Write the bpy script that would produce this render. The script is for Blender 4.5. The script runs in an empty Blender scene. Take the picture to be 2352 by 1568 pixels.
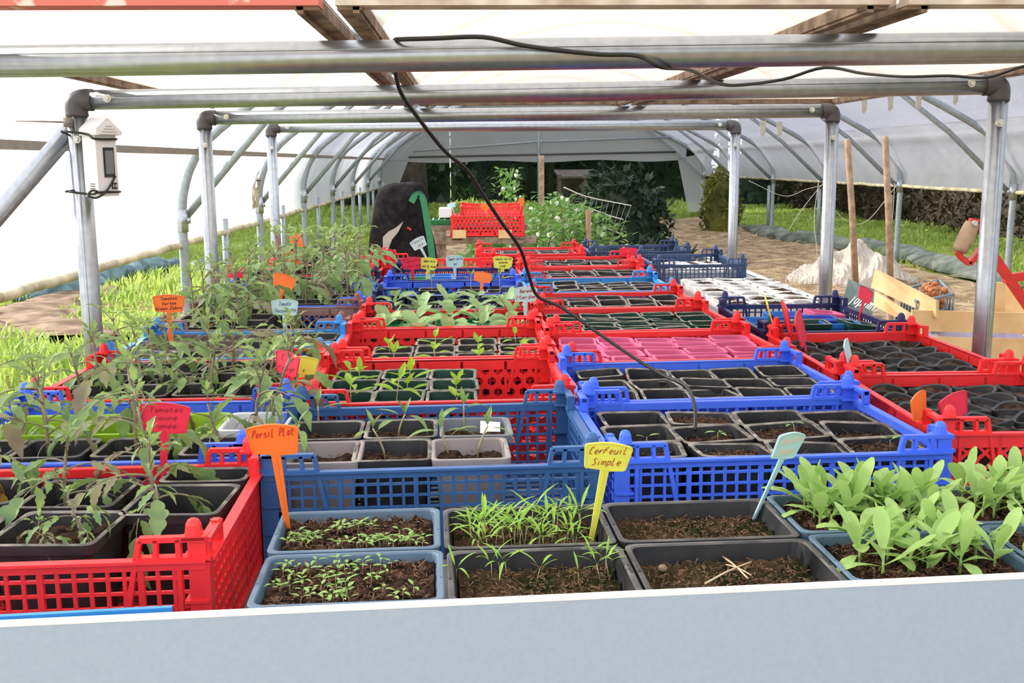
import bpy, math, random
import numpy as np
from mathutils import Vector, Matrix
R = random.Random(7)
S = bpy.context.scene
C = S.collection

# ------------------------------------------------------------------ camera
F, CX, CY, H = 2446.0, 1176.0, 784.0, 1.15
YAW, PITCH, ROLL = math.radians(2.25), math.atan(412 / 2446), math.radians(0.4)
_f = Vector((math.sin(YAW) * math.cos(PITCH), math.cos(YAW) * math.cos(PITCH), -math.sin(PITCH)))
_r0 = _f.cross(Vector((0, 0, 1))).normalized()
_u0 = _r0.cross(_f)
_r = _r0 * math.cos(ROLL) - _u0 * math.sin(ROLL)
_u = _u0 * math.cos(ROLL) + _r0 * math.sin(ROLL)
EYE = Vector((0, 0, H))
cam = bpy.data.cameras.new('camera')
cam.sensor_width = 36
cam.lens = 36 * F / 2352
cam.clip_start = 0.05
cam.clip_end = 300
co = bpy.data.objects.new('camera', cam)
co.matrix_world = Matrix.Translation(EYE) @ Matrix((_r, _u, -_f)).transposed().to_4x4()
C.objects.link(co)
S.camera = co
cam.dof.use_dof = False


def ray(px, py):
    return _f + _r * ((px - CX) / F) - _u * ((py - CY) / F)


def at(px, py, z):
    d = ray(px, py)
    return EYE + d * ((z - H) / d.z)


def atY(px, py, y):
    d = ray(px, py)
    return EYE + d * (y / d.y)


# ------------------------------------------------------------------ light
S.view_settings.view_transform = 'Standard'
S.view_settings.look = 'None'
S.view_settings.gamma = 1
S.view_settings.use_curve_mapping = False
S.view_settings.exposure = 0.65
w = bpy.data.worlds.new('sky')
S.world = w
w.use_nodes = True
bg = w.node_tree.nodes['Background']
bg.inputs[0].default_value = (0.93, 0.965, 1.0, 1)
bg.inputs[1].default_value = 1.25
sun = bpy.data.lights.new('sun', 'SUN')
sun.energy = 7.5
sun.angle = math.radians(4)
sun.color = (1.0, 0.95, 0.86)
so = bpy.data.objects.new('sun', sun)
so.rotation_euler = Vector((0.84, -0.36, -0.40)).to_track_quat('-Z', 'Y').to_euler()
C.objects.link(so)
try:
    S.cycles.transparent_max_bounces = 24
    S.cycles.max_bounces = 8
    S.cycles.use_denoising = True
    S.cycles.sample_clamp_indirect = 4
except Exception:
    pass


# ------------------------------------------------------------------ materials
def lin(c):
    return tuple((x / 255 / 12.92 if x / 255 <= 0.04045 else ((x / 255 + 0.055) / 1.055) ** 2.4) for x in c) + (1,)


MATS = {}


def mat(name, rgb, rough=0.5, var=0.12, scale=30, metal=0, bump=0.0, rgb2=None, trans=0.0, spec=0.5, detail=3, lo=0.35, hi=0.65):
    """plastic, soil, wood, leaf...: base colour broken up by noise; trans mixes in translucency"""
    if name in MATS:
        return MATS[name]
    m = bpy.data.materials.new(name)
    m.use_nodes = True
    nt = m.node_tree
    N, L = nt.nodes, nt.links
    p = N['Principled BSDF']
    p.inputs['Roughness'].default_value = rough
    p.inputs['Metallic'].default_value = metal
    p.inputs['Specular IOR Level'].default_value = spec
    tc = N.new('ShaderNodeTexCoord')
    no = N.new('ShaderNodeTexNoise')
    no.inputs['Scale'].default_value = scale
    no.inputs['Detail'].default_value = detail
    L.new(tc.outputs['Object'], no.inputs['Vector'])
    ramp = N.new('ShaderNodeValToRGB')
    a = lin(rgb)
    b = lin(rgb2) if rgb2 else tuple(x * (1 - var) for x in a[:3]) + (1,)
    ramp.color_ramp.elements[0].position = lo
    ramp.color_ramp.elements[1].position = hi
    ramp.color_ramp.elements[0].color = b
    ramp.color_ramp.elements[1].color = a
    L.new(no.outputs['Fac'], ramp.inputs['Fac'])
    L.new(ramp.outputs['Color'], p.inputs['Base Color'])
    if bump:
        bp = N.new('ShaderNodeBump')
        bp.inputs['Strength'].default_value = bump
        bp.inputs['Distance'].default_value = 0.01
        L.new(no.outputs['Fac'], bp.inputs['Height'])
        L.new(bp.outputs['Normal'], p.inputs['Normal'])
    if trans:
        t = N.new('ShaderNodeBsdfTranslucent')
        L.new(ramp.outputs['Color'], t.inputs['Color'])
        mx = N.new('ShaderNodeMixShader')
        mx.inputs[0].default_value = trans
        L.new(p.outputs[0], mx.inputs[1])
        L.new(t.outputs[0], mx.inputs[2])
        L.new(mx.outputs[0], N['Material Output'].inputs['Surface'])
    MATS[name] = m
    return m


def film(name, rgb, clear, scatter, streak=0.0, scale=(1, 1, 1)):
    """plastic sheet: part clear, part translucent"""
    m = bpy.data.materials.new(name)
    m.use_nodes = True
    nt = m.node_tree
    N, L = nt.nodes, nt.links
    N.remove(N['Principled BSDF'])
    tr = N.new('ShaderNodeBsdfTransparent')
    tl = N.new('ShaderNodeBsdfTranslucent')
    df = N.new('ShaderNodeBsdfDiffuse')
    tl.inputs[0].default_value = lin(rgb)
    df.inputs[0].default_value = lin(rgb)
    m1 = N.new('ShaderNodeMixShader')
    m1.inputs[0].default_value = scatter
    L.new(df.outputs[0], m1.inputs[1])
    L.new(tl.outputs[0], m1.inputs[2])
    m2 = N.new('ShaderNodeMixShader')
    tc = N.new('ShaderNodeTexCoord')
    mp = N.new('ShaderNodeMapping')
    mp.inputs['Scale'].default_value = scale
    no = N.new('ShaderNodeTexNoise')
    no.inputs['Scale'].default_value = 1.0
    no.inputs['Detail'].default_value = 4
    L.new(tc.outputs['Object'], mp.inputs[0])
    L.new(mp.outputs[0], no.inputs['Vector'])
    mr = N.new('ShaderNodeMapRange')
    mr.inputs['From Min'].default_value = 0.3
    mr.inputs['From Max'].default_value = 0.7
    mr.inputs['To Min'].default_value = clear - streak
    mr.inputs['To Max'].default_value = clear + streak
    L.new(no.outputs['Fac'], mr.inputs['Value'])
    L.new(mr.outputs[0], m2.inputs[0])
    L.new(m1.outputs[0], m2.inputs[1])
    L.new(tr.outputs[0], m2.inputs[2])
    L.new(m2.outputs[0], N['Material Output'].inputs['Surface'])
    MATS[name] = m
    return m


M = dict(
    red=mat('red_plastic', (238, 44, 46), 0.42, 0.12, 14),
    navy=mat('navy_plastic', (52, 98, 156), 0.45, 0.2, 14),
    royal=mat('royal_blue_plastic', (70, 112, 240), 0.42, 0.12, 14),
    sky=mat('light_blue_plastic', (56, 146, 222), 0.42, 0.15, 14),
    ink=mat('dark_navy_plastic', (30, 38, 92), 0.45, 0.2, 14),
    slate=mat('blue_grey_crate', (52, 74, 112), 0.5, 0.2, 14),
    dusty=mat('dusty_plastic', (150, 140, 140), 0.7, 0.2, 9, rgb2=(138, 84, 80)),
    black=mat('black_pot', (27, 28, 31), 0.45, 0.35, 22, rgb2=(46, 45, 46), lo=0.4, hi=0.6),
    rimgrey=mat('dusty_highlit_rim', (150, 143, 130), 0.6, 0.35, 30, rgb2=(74, 71, 67)),  # pot rims: pale dust, with light highlights also put into the colour
    rimdark=mat('dark_rim', (92, 89, 84), 0.5, 0.35, 24, rgb2=(46, 45, 45)),
    bluegrey=mat('blue_grey_pot', (88, 112, 131), 0.5, 0.15, 18),
    taupe=mat('taupe_pot', (150, 140, 137), 0.55, 0.1, 18),
    grey=mat('grey_pot', (118, 122, 130), 0.5, 0.12, 18),
    dgreen=mat('dark_green_pot', (16, 62, 52), 0.35, 0.3, 18),
    green=mat('green_pot', (18, 140, 84), 0.4, 0.2, 18),
    lime=mat('lime_pot', (164, 206, 44), 0.4, 0.12, 18, trans=0.15),
    pink=mat('pink_pot', (226, 106, 152), 0.45, 0.12, 18, trans=0.15),
    blue=mat('bright_blue_pot', (30, 112, 200), 0.4, 0.15, 18),
    violet=mat('deep_blue_pot', (44, 62, 180), 0.4, 0.15, 18),
    white=mat('white_pot', (232, 234, 236), 0.5, 0.06, 18),
    brown=mat('brown_pot', (98, 86, 80), 0.6, 0.2, 18),
    soil=mat('potting_soil', (88, 66, 52), 1.0, 0.5, 70, bump=0.6, rgb2=(30, 22, 17), detail=8, spec=0.1, lo=0.38, hi=0.72),
    mosssoil=mat('mossy_soil', (88, 66, 48), 1.0, 0.5, 16, bump=0.6, rgb2=(34, 40, 20), detail=9, spec=0.1),
    fibre=mat('soil_fibre', (128, 98, 76), 0.9, 0.5, 90, spec=0.1, rgb2=(58, 42, 32)),
    steel=mat('galvanised_steel', (172, 176, 180), 0.32, 0.2, 60, metal=0.85, rgb2=(158, 163, 168)),
    steeldim=mat('weathered_steel', (158, 166, 172), 0.5, 0.2, 30, metal=0.35),
    fitting=mat('dark_corner_fitting', (74, 70, 72), 0.5, 0.15, 40),
    zinc=mat('zinc_bolt', (206, 204, 190), 0.4, 0.15, 80, metal=0.5),
    board=mat('pale_blue_board', (160, 175, 190), 0.45, 0.04, 160, rgb2=(155, 170, 186)),
    boardedge=mat('white_board_edge', (238, 232, 232), 0.5, 0.04, 40),
    tabletop=mat('bench_top', (146, 140, 132), 0.7, 0.25, 12),
    wood=mat('weathered_wood', (150, 130, 110), 0.8, 0.3, 26, rgb2=(104, 84, 66)),
    palewood=mat('pale_crate_wood', (226, 190, 138), 0.7, 0.12, 9, rgb2=(208, 166, 112)),
    lidwood=mat('lid_frame_wood', (150, 128, 104), 0.8, 0.3, 26, rgb2=(96, 74, 58)),
    lidred=mat('flaking_red_paint', (206, 112, 96), 0.75, 0.2, 30, rgb2=(214, 200, 186), detail=7, lo=0.36, hi=0.44),
    lidcream=mat('cream_painted_wood', (214, 202, 184), 0.7, 0.15, 20, rgb2=(170, 150, 128)),
    cable=mat('black_cable', (30, 30, 28), 0.45, 0.2, 60),
    plastic=mat('white_casing', (226, 224, 224), 0.45, 0.04, 40),
    screen=mat('grey_screen', (112, 116, 116), 0.25, 0.15, 20),
    dark=mat('dark_plastic', (44, 42, 44), 0.5, 0.2, 40),
    handle=mat('ash_handle', (176, 146, 116), 0.6, 0.2, 30, rgb2=(140, 112, 88)),
    redpaint=mat('red_painted_steel', (206, 40, 34), 0.4, 0.15, 40),
    tarp=mat('green_tarp', (126, 130, 118), 0.7, 0.3, 5, rgb2=(66, 78, 64)),
    tealtarp=mat('teal_tarp', (104, 132, 140), 0.6, 0.3, 8, rgb2=(54, 82, 88)),
    bag=mat('cream_plastic_sheet', (226, 214, 198), 0.45, 0.15, 7, trans=0.2),
    coat=mat('black_cloth', (40, 37, 38), 0.95, 0.35, 30, rgb2=(22, 21, 22), spec=0.15),
    lining=mat('grey_lining', (176, 170, 160), 0.9, 0.2, 20),
    gframe=mat('green_painted_frame', (44, 128, 84), 0.5, 0.15, 30),
    bulb=mat('onion_skin', (192, 122, 62), 0.6, 0.3, 40, rgb2=(150, 86, 44)),
    slatesign=mat('slate_sign', (112, 128, 122), 0.7, 0.2, 12, rgb2=(90, 104, 100)),
    chalk=mat('chalk_white', (236, 236, 230), 0.9, 0.05, 60),
    styro=mat('white_polystyrene', (206, 203, 198), 0.8, 0.06, 60),
    paper=mat('white_paper', (240, 240, 238), 0.8, 0.03, 40),
    ink_pen=mat('dark_pen_ink', (96, 40, 40), 0.7, 0.1, 40),
    ink_grey=mat('grey_pencil', (96, 110, 112), 0.8, 0.1, 40),
    ink_brown=mat('brown_pen_ink', (176, 92, 50), 0.7, 0.1, 40),
    ink_red=mat('red_pen_ink', (206, 52, 20), 0.7, 0.1, 40),
    ink_rose=mat('dark_rose_ink', (168, 22, 50), 0.7, 0.1, 40),
    ink_fade=mat('faded_orange_ink', (244, 208, 184), 0.7, 0.05, 40),
    s_orange=mat('orange_stake', (255, 138, 58), 0.4, 0.04, 30, trans=0.25),
    s_yellow=mat('yellow_stake', (242, 240, 104), 0.4, 0.04, 30, trans=0.25),
    s_cyan=mat('pale_cyan_stake', (200, 232, 232), 0.4, 0.04, 30, trans=0.25),
    s_red=mat('red_stake', (240, 52, 84), 0.4, 0.04, 30, trans=0.25),
    tomleaf=mat('tomato_leaf', (150, 176, 96), 0.5, 0.25, 30, trans=0.35, rgb2=(112, 144, 92)),
    tomold=mat('yellowing_leaf', (206, 176, 62), 0.6, 0.25, 30, trans=0.4, rgb2=(168, 120, 62)),
    tompurple=mat('purplish_leaf', (150, 150, 104), 0.6, 0.25, 26, trans=0.35, rgb2=(130, 118, 100)),
    tomstem=mat('tomato_stem', (142, 142, 100), 0.6, 0.3, 40, rgb2=(106, 90, 76)),
    hair=mat('stem_hairs', (226, 226, 206), 0.6, 0.05, 40, trans=0.5),
    pepleaf=mat('pepper_leaf', (176, 212, 58), 0.4, 0.2, 26, trans=0.45, rgb2=(140, 186, 62)),
    squash=mat('squash_leaf', (164, 194, 134), 0.55, 0.2, 26, trans=0.35, rgb2=(140, 176, 112)),
    calleaf=mat('marigold_leaf', (176, 208, 120), 0.55, 0.12, 26, trans=0.35, rgb2=(158, 192, 106)),
    parsley=mat('parsley_leaf', (154, 194, 104), 0.5, 0.2, 60, trans=0.35),
    chervil=mat('chervil_leaf', (160, 204, 84), 0.5, 0.2, 60, trans=0.4),
    seedstem=mat('pale_stem', (170, 170, 120), 0.6, 0.2, 40, rgb2=(140, 116, 92)),
    grass=mat('grass_blade', (178, 194, 98), 0.6, 0.3, 1.5, trans=0.45, rgb2=(140, 166, 76)),
    dgrass=mat('shaded_grass', (62, 98, 34), 0.7, 0.3, 1.5, trans=0.3, rgb2=(44, 78, 30)),
    lawn=mat('lawn_ground', (116, 140, 56), 1, 0.3, 3, rgb2=(120, 104, 72), spec=0.1),
    straw=mat('straw_ground', (190, 168, 134), 1, 0.3, 5, rgb2=(122, 100, 80), detail=8, spec=0.1, bump=0.5),
    strawbit=mat('straw', (208, 186, 148), 0.8, 0.3, 2, rgb2=(162, 134, 100)),
    peasleaf=mat('pea_leaf', (138, 176, 88), 0.6, 0.25, 3, trans=0.4, rgb2=(96, 138, 66)),
    petal=mat('white_petal', (240, 240, 226), 0.6, 0.05, 20, trans=0.3),
    darkleaf=mat('dark_leaf', (44, 66, 40), 0.7, 0.4, 1.2, trans=0.25, rgb2=(24, 38, 26)),  # dark green leaf; on trees and thickets this tone carries the woods' shade
    hedge=mat('hedge_leaf', (78, 66, 48), 0.8, 0.4, 1.2, trans=0.15, rgb2=(44, 40, 30)),
    yellowleaf=mat('yellow_green_leaf', (150, 146, 62), 0.7, 0.3, 1.2, trans=0.4, rgb2=(88, 100, 48)),  # yellow-green leaf tone for a few far trees and a weed clump
    bark=mat('bark', (62, 54, 46), 0.95, 0.4, 6, rgb2=(38, 32, 28)),
    shed=mat('shed_board', (112, 104, 98), 0.8, 0.3, 6, rgb2=(74, 66, 62)),
    twine=mat('white_twine', (212, 206, 192), 0.9, 0.1, 40),
    rope=mat('rolled_film_hem', (206, 196, 166), 0.8, 0.2, 8, rgb2=(150, 140, 112)),
    purlin=mat('taupe_rail', (132, 122, 108), 0.6, 0.2, 20),
    film_wall=film('tunnel_film', (218, 218, 226), 0.31, 0.72, 0.06, (0.6, 2.2, 0.6)),
    film_roof=film('tunnel_roof_film', (216, 216, 228), 0.33, 0.72, 0.05, (0.6, 0.8, 0.6)),
    lidglass=film('frosted_lid_panel', (232, 220, 202), 0.34, 0.75, 0.08, (1.0, 5.0, 1.0)),
    netting=mat('wire_mesh', (170, 178, 160), 0.6, 0.1, 40),
)


# ------------------------------------------------------------------ mesh helpers
class MB:
    def __init__(s):
        s.v, s.f, s.m = [], [], []
        s.mi = 0

    def add(s, vs, fs):
        o = len(s.v)
        s.v += [tuple(v) for v in vs]
        s.f += [tuple(i + o for i in f) for f in fs]
        s.m += [s.mi] * len(fs)

    def box(s, c, d, rot=None):
        hx, hy, hz = d[0] / 2, d[1] / 2, d[2] / 2
        vs = [Vector((x, y, z)) for x in (-hx, hx) for y in (-hy, hy) for z in (-hz, hz)]
        if rot is not None:
            vs = [rot @ v for v in vs]
        c = Vector(c)
        s.add([v + c for v in vs], [(0, 1, 3, 2), (4, 6, 7, 5), (0, 4, 5, 1), (2, 3, 7, 6), (0, 2, 6, 4), (1, 5, 7, 3)])

    def bar(s, a, b, wd, th, up=Vector((0, 1, 0))):
        """a straight bar from a to b, wd across in the plane, th along up"""
        a, b = Vector(a), Vector(b)
        d = (b - a).normalized()
        side = d.cross(up).normalized() * (wd / 2)
        t = up.normalized() * (th / 2)
        vs = [p + i * side + j * t for p in (a, b) for i in (-1, 1) for j in (-1, 1)]
        s.add(vs, [(0, 1, 3, 2), (4, 6, 7, 5), (0, 4, 5, 1), (2, 3, 7, 6), (0, 2, 6, 4), (1, 5, 7, 3)])

    def tube(s, pts, r, n=8, cap=True):
        pts = [Vector(p) for p in pts]
        rs = r if isinstance(r, (list, tuple)) else [r] * len(pts)
        rings = []
        prev = None
        for i, p in enumerate(pts):
            d = (pts[min(i + 1, len(pts) - 1)] - pts[max(i - 1, 0)])
            if d.length < 1e-9:
                d = Vector((0, 0, 1))
            d.normalize()
            if prev is None:
                a = d.orthogonal().normalized()
            else:
                a = prev - d * prev.dot(d)
                a = a.normalized() if a.length > 1e-6 else d.orthogonal().normalized()
            prev = a
            b = d.cross(a)
            rings.append([p + (a * math.cos(2 * math.pi * k / n) + b * math.sin(2 * math.pi * k / n)) * rs[i] for k in range(n)])
        s.loft(rings, cap, cap)

    def loft(s, rings, cap0=False, cap1=False, closed=True):
        n = len(rings[0])
        vs = [v for rg in rings for v in rg]
        fs = []
        for i in range(len(rings) - 1):
            for k in range(n if closed else n - 1):
                fs.append((i * n + k, i * n + (k + 1) % n, (i + 1) * n + (k + 1) % n, (i + 1) * n + k))
        if cap0:
            fs.append(tuple(range(n - 1, -1, -1)))
        if cap1:
            fs.append(tuple((len(rings) - 1) * n + k for k in range(n)))
        s.add(vs, fs)

    def prism(s, poly, y0, y1):
        """polygon in XZ pulled from y0 to y1"""
        n = len(poly)
        vs = [(x, y0, z) for x, z in poly] + [(x, y1, z) for x, z in poly]
        fs = [tuple(range(n)), tuple(range(2 * n - 1, n - 1, -1))]
        fs += [(k, n + k, n + (k + 1) % n, (k + 1) % n) for k in range(n)]
        s.add(vs, fs)

    def mesh(s, name, mats, smooth=False):
        me = bpy.data.meshes.new(name)
        me.from_pydata(s.v, [], s.f)
        for m in (mats if isinstance(mats, (list, tuple)) else [mats]):
            me.materials.append(m)
        if any(s.m):
            me.polygons.foreach_set('material_index', s.m)
        if smooth:
            me.polygons.foreach_set('use_smooth', [True] * len(me.polygons))
        me.update()
        return me


def obj(name, me, parent=None, loc=(0, 0, 0), rot=(0, 0, 0), scale=None):
    o = bpy.data.objects.new(name, me)
    C.objects.link(o)
    if parent:
        o.parent = parent
    o.location = loc
    o.rotation_euler = rot
    if scale is not None:
        o.scale = scale if isinstance(scale, (tuple, list)) else (scale,) * 3
    return o


def tag(o, label, cat, group=None, kind=None):
    o['label'] = label
    o['category'] = cat
    if group:
        o['group'] = group
    if kind:
        o['kind'] = kind
    return o


def thing(name, label, cat, loc=(0, 0, 0), rz=0, group=None):
    o = bpy.data.objects.new(name, None)
    o.empty_display_size = 0.05
    C.objects.link(o)
    o.location = loc
    o.rotation_euler = (0, 0, rz)
    return tag(o, label, cat, group)


def struct(name, me, **k):
    o = obj(name, me, **k)
    o['kind'] = 'structure'
    return o


def smoothpath(pts, n=6):
    """Catmull-Rom through the points"""
    pts = [Vector(p) for p in pts]
    P = [pts[0] * 2 - pts[1]] + pts + [pts[-1] * 2 - pts[-2]]
    out = []
    for i in range(1, len(P) - 2):
        for k in range(n):
            t = k / n
            a, b, c, d = P[i - 1], P[i], P[i + 1], P[i + 2]
            out.append(0.5 * ((2 * b) + (c - a) * t + (2 * a - 5 * b + 4 * c - d) * t * t + (3 * b - a - 3 * c + d) * t ** 3))
    out.append(pts[-1])
    return out


ZT = 0.585           # bench top
RIM = 0.135          # crate wall height


# ------------------------------------------------------------------ ground, tunnel
def grid_mesh(x0, x1, y0, y1, nx, ny, zf):
    mb = MB()
    vs = [(x0 + (x1 - x0) * i / nx, y0 + (y1 - y0) * j / ny, zf(x0 + (x1 - x0) * i / nx, y0 + (y1 - y0) * j / ny)) for j in range(ny + 1) for i in range(nx + 1)]
    fs = [(j * (nx + 1) + i, j * (nx + 1) + i + 1, (j + 1) * (nx + 1) + i + 1, (j + 1) * (nx + 1) + i) for j in range(ny) for i in range(nx)]
    mb.add(vs, fs)
    return mb


def bumpy(a, s):
    ph = [R.uniform(0, 6.28) for _ in range(8)]
    return lambda x, y: a * (math.sin(x * s + ph[0]) * math.sin(y * s * 0.83 + ph[1]) + 0.5 * math.sin(x * s * 2.3 + y * s * 1.1 + ph[2]) + 0.3 * math.sin(y * s * 3.7 - x * s * 1.9 + ph[3]))


struct('floor', grid_mesh(-60, 60, -20, 90, 2, 2, lambda x, y: -0.03).mesh('floor', M['lawn']))
fz = bumpy(0.02, 3)
struct('floor_straw', grid_mesh(-0.9, 4.75, -5, 21.8, 56, 160, lambda x, y: 0.0 + fz(x, y)).mesh('floor_straw', M['straw'], True))

XL, XR, YB = -1.8, 4.8, 21.8
PROF = [(XL, 0.0), (XL, 0.55), (XL + 0.01, 0.95), (-1.66, 1.25), (-1.36, 1.5), (-0.9, 1.8), (-0.2, 2.22), (0.6, 2.52), (1.5, 2.64), (2.4, 2.52), (3.05, 2.22), (3.6, 1.86), (4.13, 1.6), (4.62, 1.3), (XR - 0.01, 0.98), (XR, 0.55), (XR, 0.0)]
ARC = smoothpath([(x, 0, z) for x, z in PROF], 4)


def arc_between(za, zb):
    """the arch points from height za on the left over the top to zb on the right"""
    pk = max(range(len(ARC)), key=lambda i: ARC[i].z)
    return [p for i, p in enumerate(ARC) if (i <= pk and p.z >= za) or (i > pk and p.z >= zb)]


def sheet(pts, y0, y1, ny, name, m, wob=0.0):
    mb = MB()
    rings = []
    for j in range(ny + 1):
        y = y0 + (y1 - y0) * j / ny
        rings.append([p + Vector((R.uniform(-wob, wob), y, R.uniform(-wob, wob))) for p in pts])
    mb.loft(rings, closed=False)
    return struct(name, mb.mesh(name, m, True))


out = 0.03
ROOF = [Vector((p.x + (-out if p.x < 1.5 else out) * (1 if p.z < 2 else 0.2), 0, p.z + out)) for p in arc_between(1.22, 1.38)]
sheet(ROOF, -6, YB, 40, 'ceiling', M['film_roof'])
sheet([Vector((XL - 0.03, 0, 0.66)), Vector((XL - 0.03, 0, 0.95)), ROOF[0], ROOF[1]], -6, YB, 60, 'wall_left', M['film_wall'], 0.006)
sheet([ROOF[-2], ROOF[-1], Vector((XR + 0.02, 0, 1.0)), Vector((XR + 0.03, 0, 0.86))], -6, YB, 80, 'wall_right', M['film_wall'], 0.012)
# end wall: everything above z 1.17 closed by film, a flap at each side
mb = MB()
top = [p for p in ROOF]
n = len(top)
rings = [[Vector((p.x, YB, p.z)) for p in top], [Vector((p.x, YB, 1.16 + 0.02 * math.sin(p.x * 3))) for p in top]]
mb.loft(rings, closed=False)
mb.add([(4.25, YB, 1.2), (4.8, YB, 1.3), (4.8, YB, 0.1), (4.5, YB + 0.05, 0.12)], [(0, 1, 2, 3)])
mb.add([(-1.8, YB, 1.2), (-1.2, YB, 1.2), (-1.45, YB, 0.6), (-1.8, YB, 0.1)], [(0, 1, 2, 3)])
struct('wall_back', mb.mesh('wall_back', M['film_wall']))
# rolled hems of the side film
for nm, x, z, r in (('trim_1', XL - 0.02, 0.65, 0.022), ('trim_2', XR + 0.02, 0.855, 0.018)):
    mb = MB()
    mb.tube([(x + R.uniform(-.005, .005), -6 + 0.25 * k, z + R.uniform(-.006, .006) - (0.03 if (x < 0 and k < 40) else 0)) for k in range(112)], r, 8)
    struct(nm, mb.mesh(nm, M['rope'], True))
for nm, x, z in (('trim_3', -1.68, 1.225), ('trim_4', 4.6, 1.395)):
    mb = MB()
    mb.box((x, 8, z), (0.03, 28, 0.035))
    struct(nm, mb.mesh(nm, M['purlin']))
mb = MB()
mb.tube([(-1.2, YB - 0.03, 1.26), (4.2, YB - 0.03, 1.33)], 0.022, 8)
struct('trim_5', mb.mesh('trim_5', M['fitting'], True))
mb = MB()
mb.tube([(-1.1, YB - 0.04, 1.38), (1.4, YB - 0.04, 1.55), (4.1, YB - 0.04, 1.62)], 0.022, 8)
struct('trim_6', mb.mesh('trim_6', M['steeldim'], True))
mb = MB()
mb.tube([(1.42, YB - 0.05, 0), (1.42, YB - 0.05, 2.6)], 0.03, 8)
struct('trim_7', mb.mesh('trim_7', M['steeldim'], True))

# hoops
mb = MB()
mb.tube(ARC, 0.03, 10)
arch_me = mb.mesh('arch', M['steeldim'], True)
mb = MB()
mb.tube([(-1.79, 0, 0.82), (-1.24, 0, 1.44), (-0.5, 0, 2.03)], 0.024, 8)
brL = mb.mesh('brace', M['steeldim'], True)
mb = MB()
mb.tube([(4.78, 0, 0.86), (4.22, 0, 1.38), (3.3, 0, 2.06)], 0.024, 8)
brR = mb.mesh('brace', M['steeldim'], True)
mb = MB()
mb.tube([(0, 0, -0.07), (0, 0, 0.07)], 0.036, 12)
mb.box((0.035, 0, 0), (0.03, 0.02, 0.035))
slv = mb.mesh('sleeve', M['steel'], True)
mb = MB()
mb.tube([(0, 0, 0), (0, 0, 0.75)], 0.026, 8)
outpost = mb.mesh('outer_post', M['steeldim'], True)
ordw = ['first', 'second', 'third', 'fourth', 'fifth', 'sixth', 'seventh', 'eighth', 'ninth', 'tenth', 'eleventh', 'twelfth']
for k in range(7):
    y = 6.8 + 2.5 * k
    t = thing('tunnel_hoop', f'galvanised steel hoop of the tunnel, {ordw[k]} one beyond the bench lids', 'hoop', (0, y, 0), group='tunnel hoops')
    obj('arch', arch_me, t)
    obj('brace', brL, t, (0, 0.05, 0))
    obj('brace', brR, t, (0, 0.05, 0))
    obj('sleeve', slv, t, (XL, 0, 0.80))
    obj('sleeve', slv, t, (XR, 0, 0.86), (0, 0, math.pi))
    obj('outer_post', outpost, t, (XL - 0.02, 1.25, 0))
    obj('outer_post', outpost, t, (XR + 0.02, 0.3, 0))
t = thing('diagonal_strut', 'galvanised diagonal strut from the left post down across the left edge', 'strut', (-0.87, 2.44, 1.235))
mb = MB()
mb.tube([(0, 0, 0), (-0.9, 0.02, -0.945)], 0.0205, 16)
obj('tube', mb.mesh('tube', M['steel'], True), t)

# ------------------------------------------------------------------ the bench
bench = thing('potting_bench', 'long low potting bench with a pale blue-grey front board', 'bench', (0, 0, 0))
mb = MB()
mb.box((0.2, 3.35, ZT - 0.012), (2.16, 4.6, 0.02))
obj('bench_top', mb.mesh('bench_top', M['tabletop']), bench)
a, b = at(0, 1428, 0.712), at(2352, 1318, 0.712)
d = (b - a).normalized()
a2, b2 = a - d * 0.35, b + d * 0.7
mb = MB()
nrm = Vector((d.y, -d.x, 0))
mid = (a2 + b2) / 2
ang = math.atan2(d.y, d.x)
rot = Matrix.Rotation(ang, 3, 'Z')
mb.box(mid + Vector((0, 0, -0.16)) + nrm * 0.005, ((b2 - a2).length, 0.010, 0.319), rot)
obj('front_board', mb.mesh('front_board', M['board']), bench)
mb = MB()
mb.box(mid + Vector((0, 0, 0.0005)) + nrm * 0.005, ((b2 - a2).length, 0.0105, 0.003), rot)
e = obj('board_edge', mb.mesh('board_edge', M['boardedge']), bench)
e['label'] = 'white top edge of the front board'
mb = MB()
mb.box((1.275, 3.35, ZT + 0.01), (0.02, 4.6, 0.09))
mb.box((1.283, 3.35, ZT + 0.055), (0.036, 4.6, 0.006))
obj('side_rail', mb.mesh('side_rail', M['boardedge']), bench)
mb = MB()
mb.box((-0.89, 3.35, ZT), (0.02, 4.6, 0.06))
obj('side_rail', mb.mesh('side_rail', M['boardedge']), bench)
for x in (-0.8, 1.2):
    for y in (1.2, 3.3, 5.5):
        mb = MB()
        mb.box((x, y, (ZT - 0.02) / 2), (0.06, 0.06, ZT - 0.02))
        obj('leg', mb.mesh('leg', M['wood']), bench)


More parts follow.
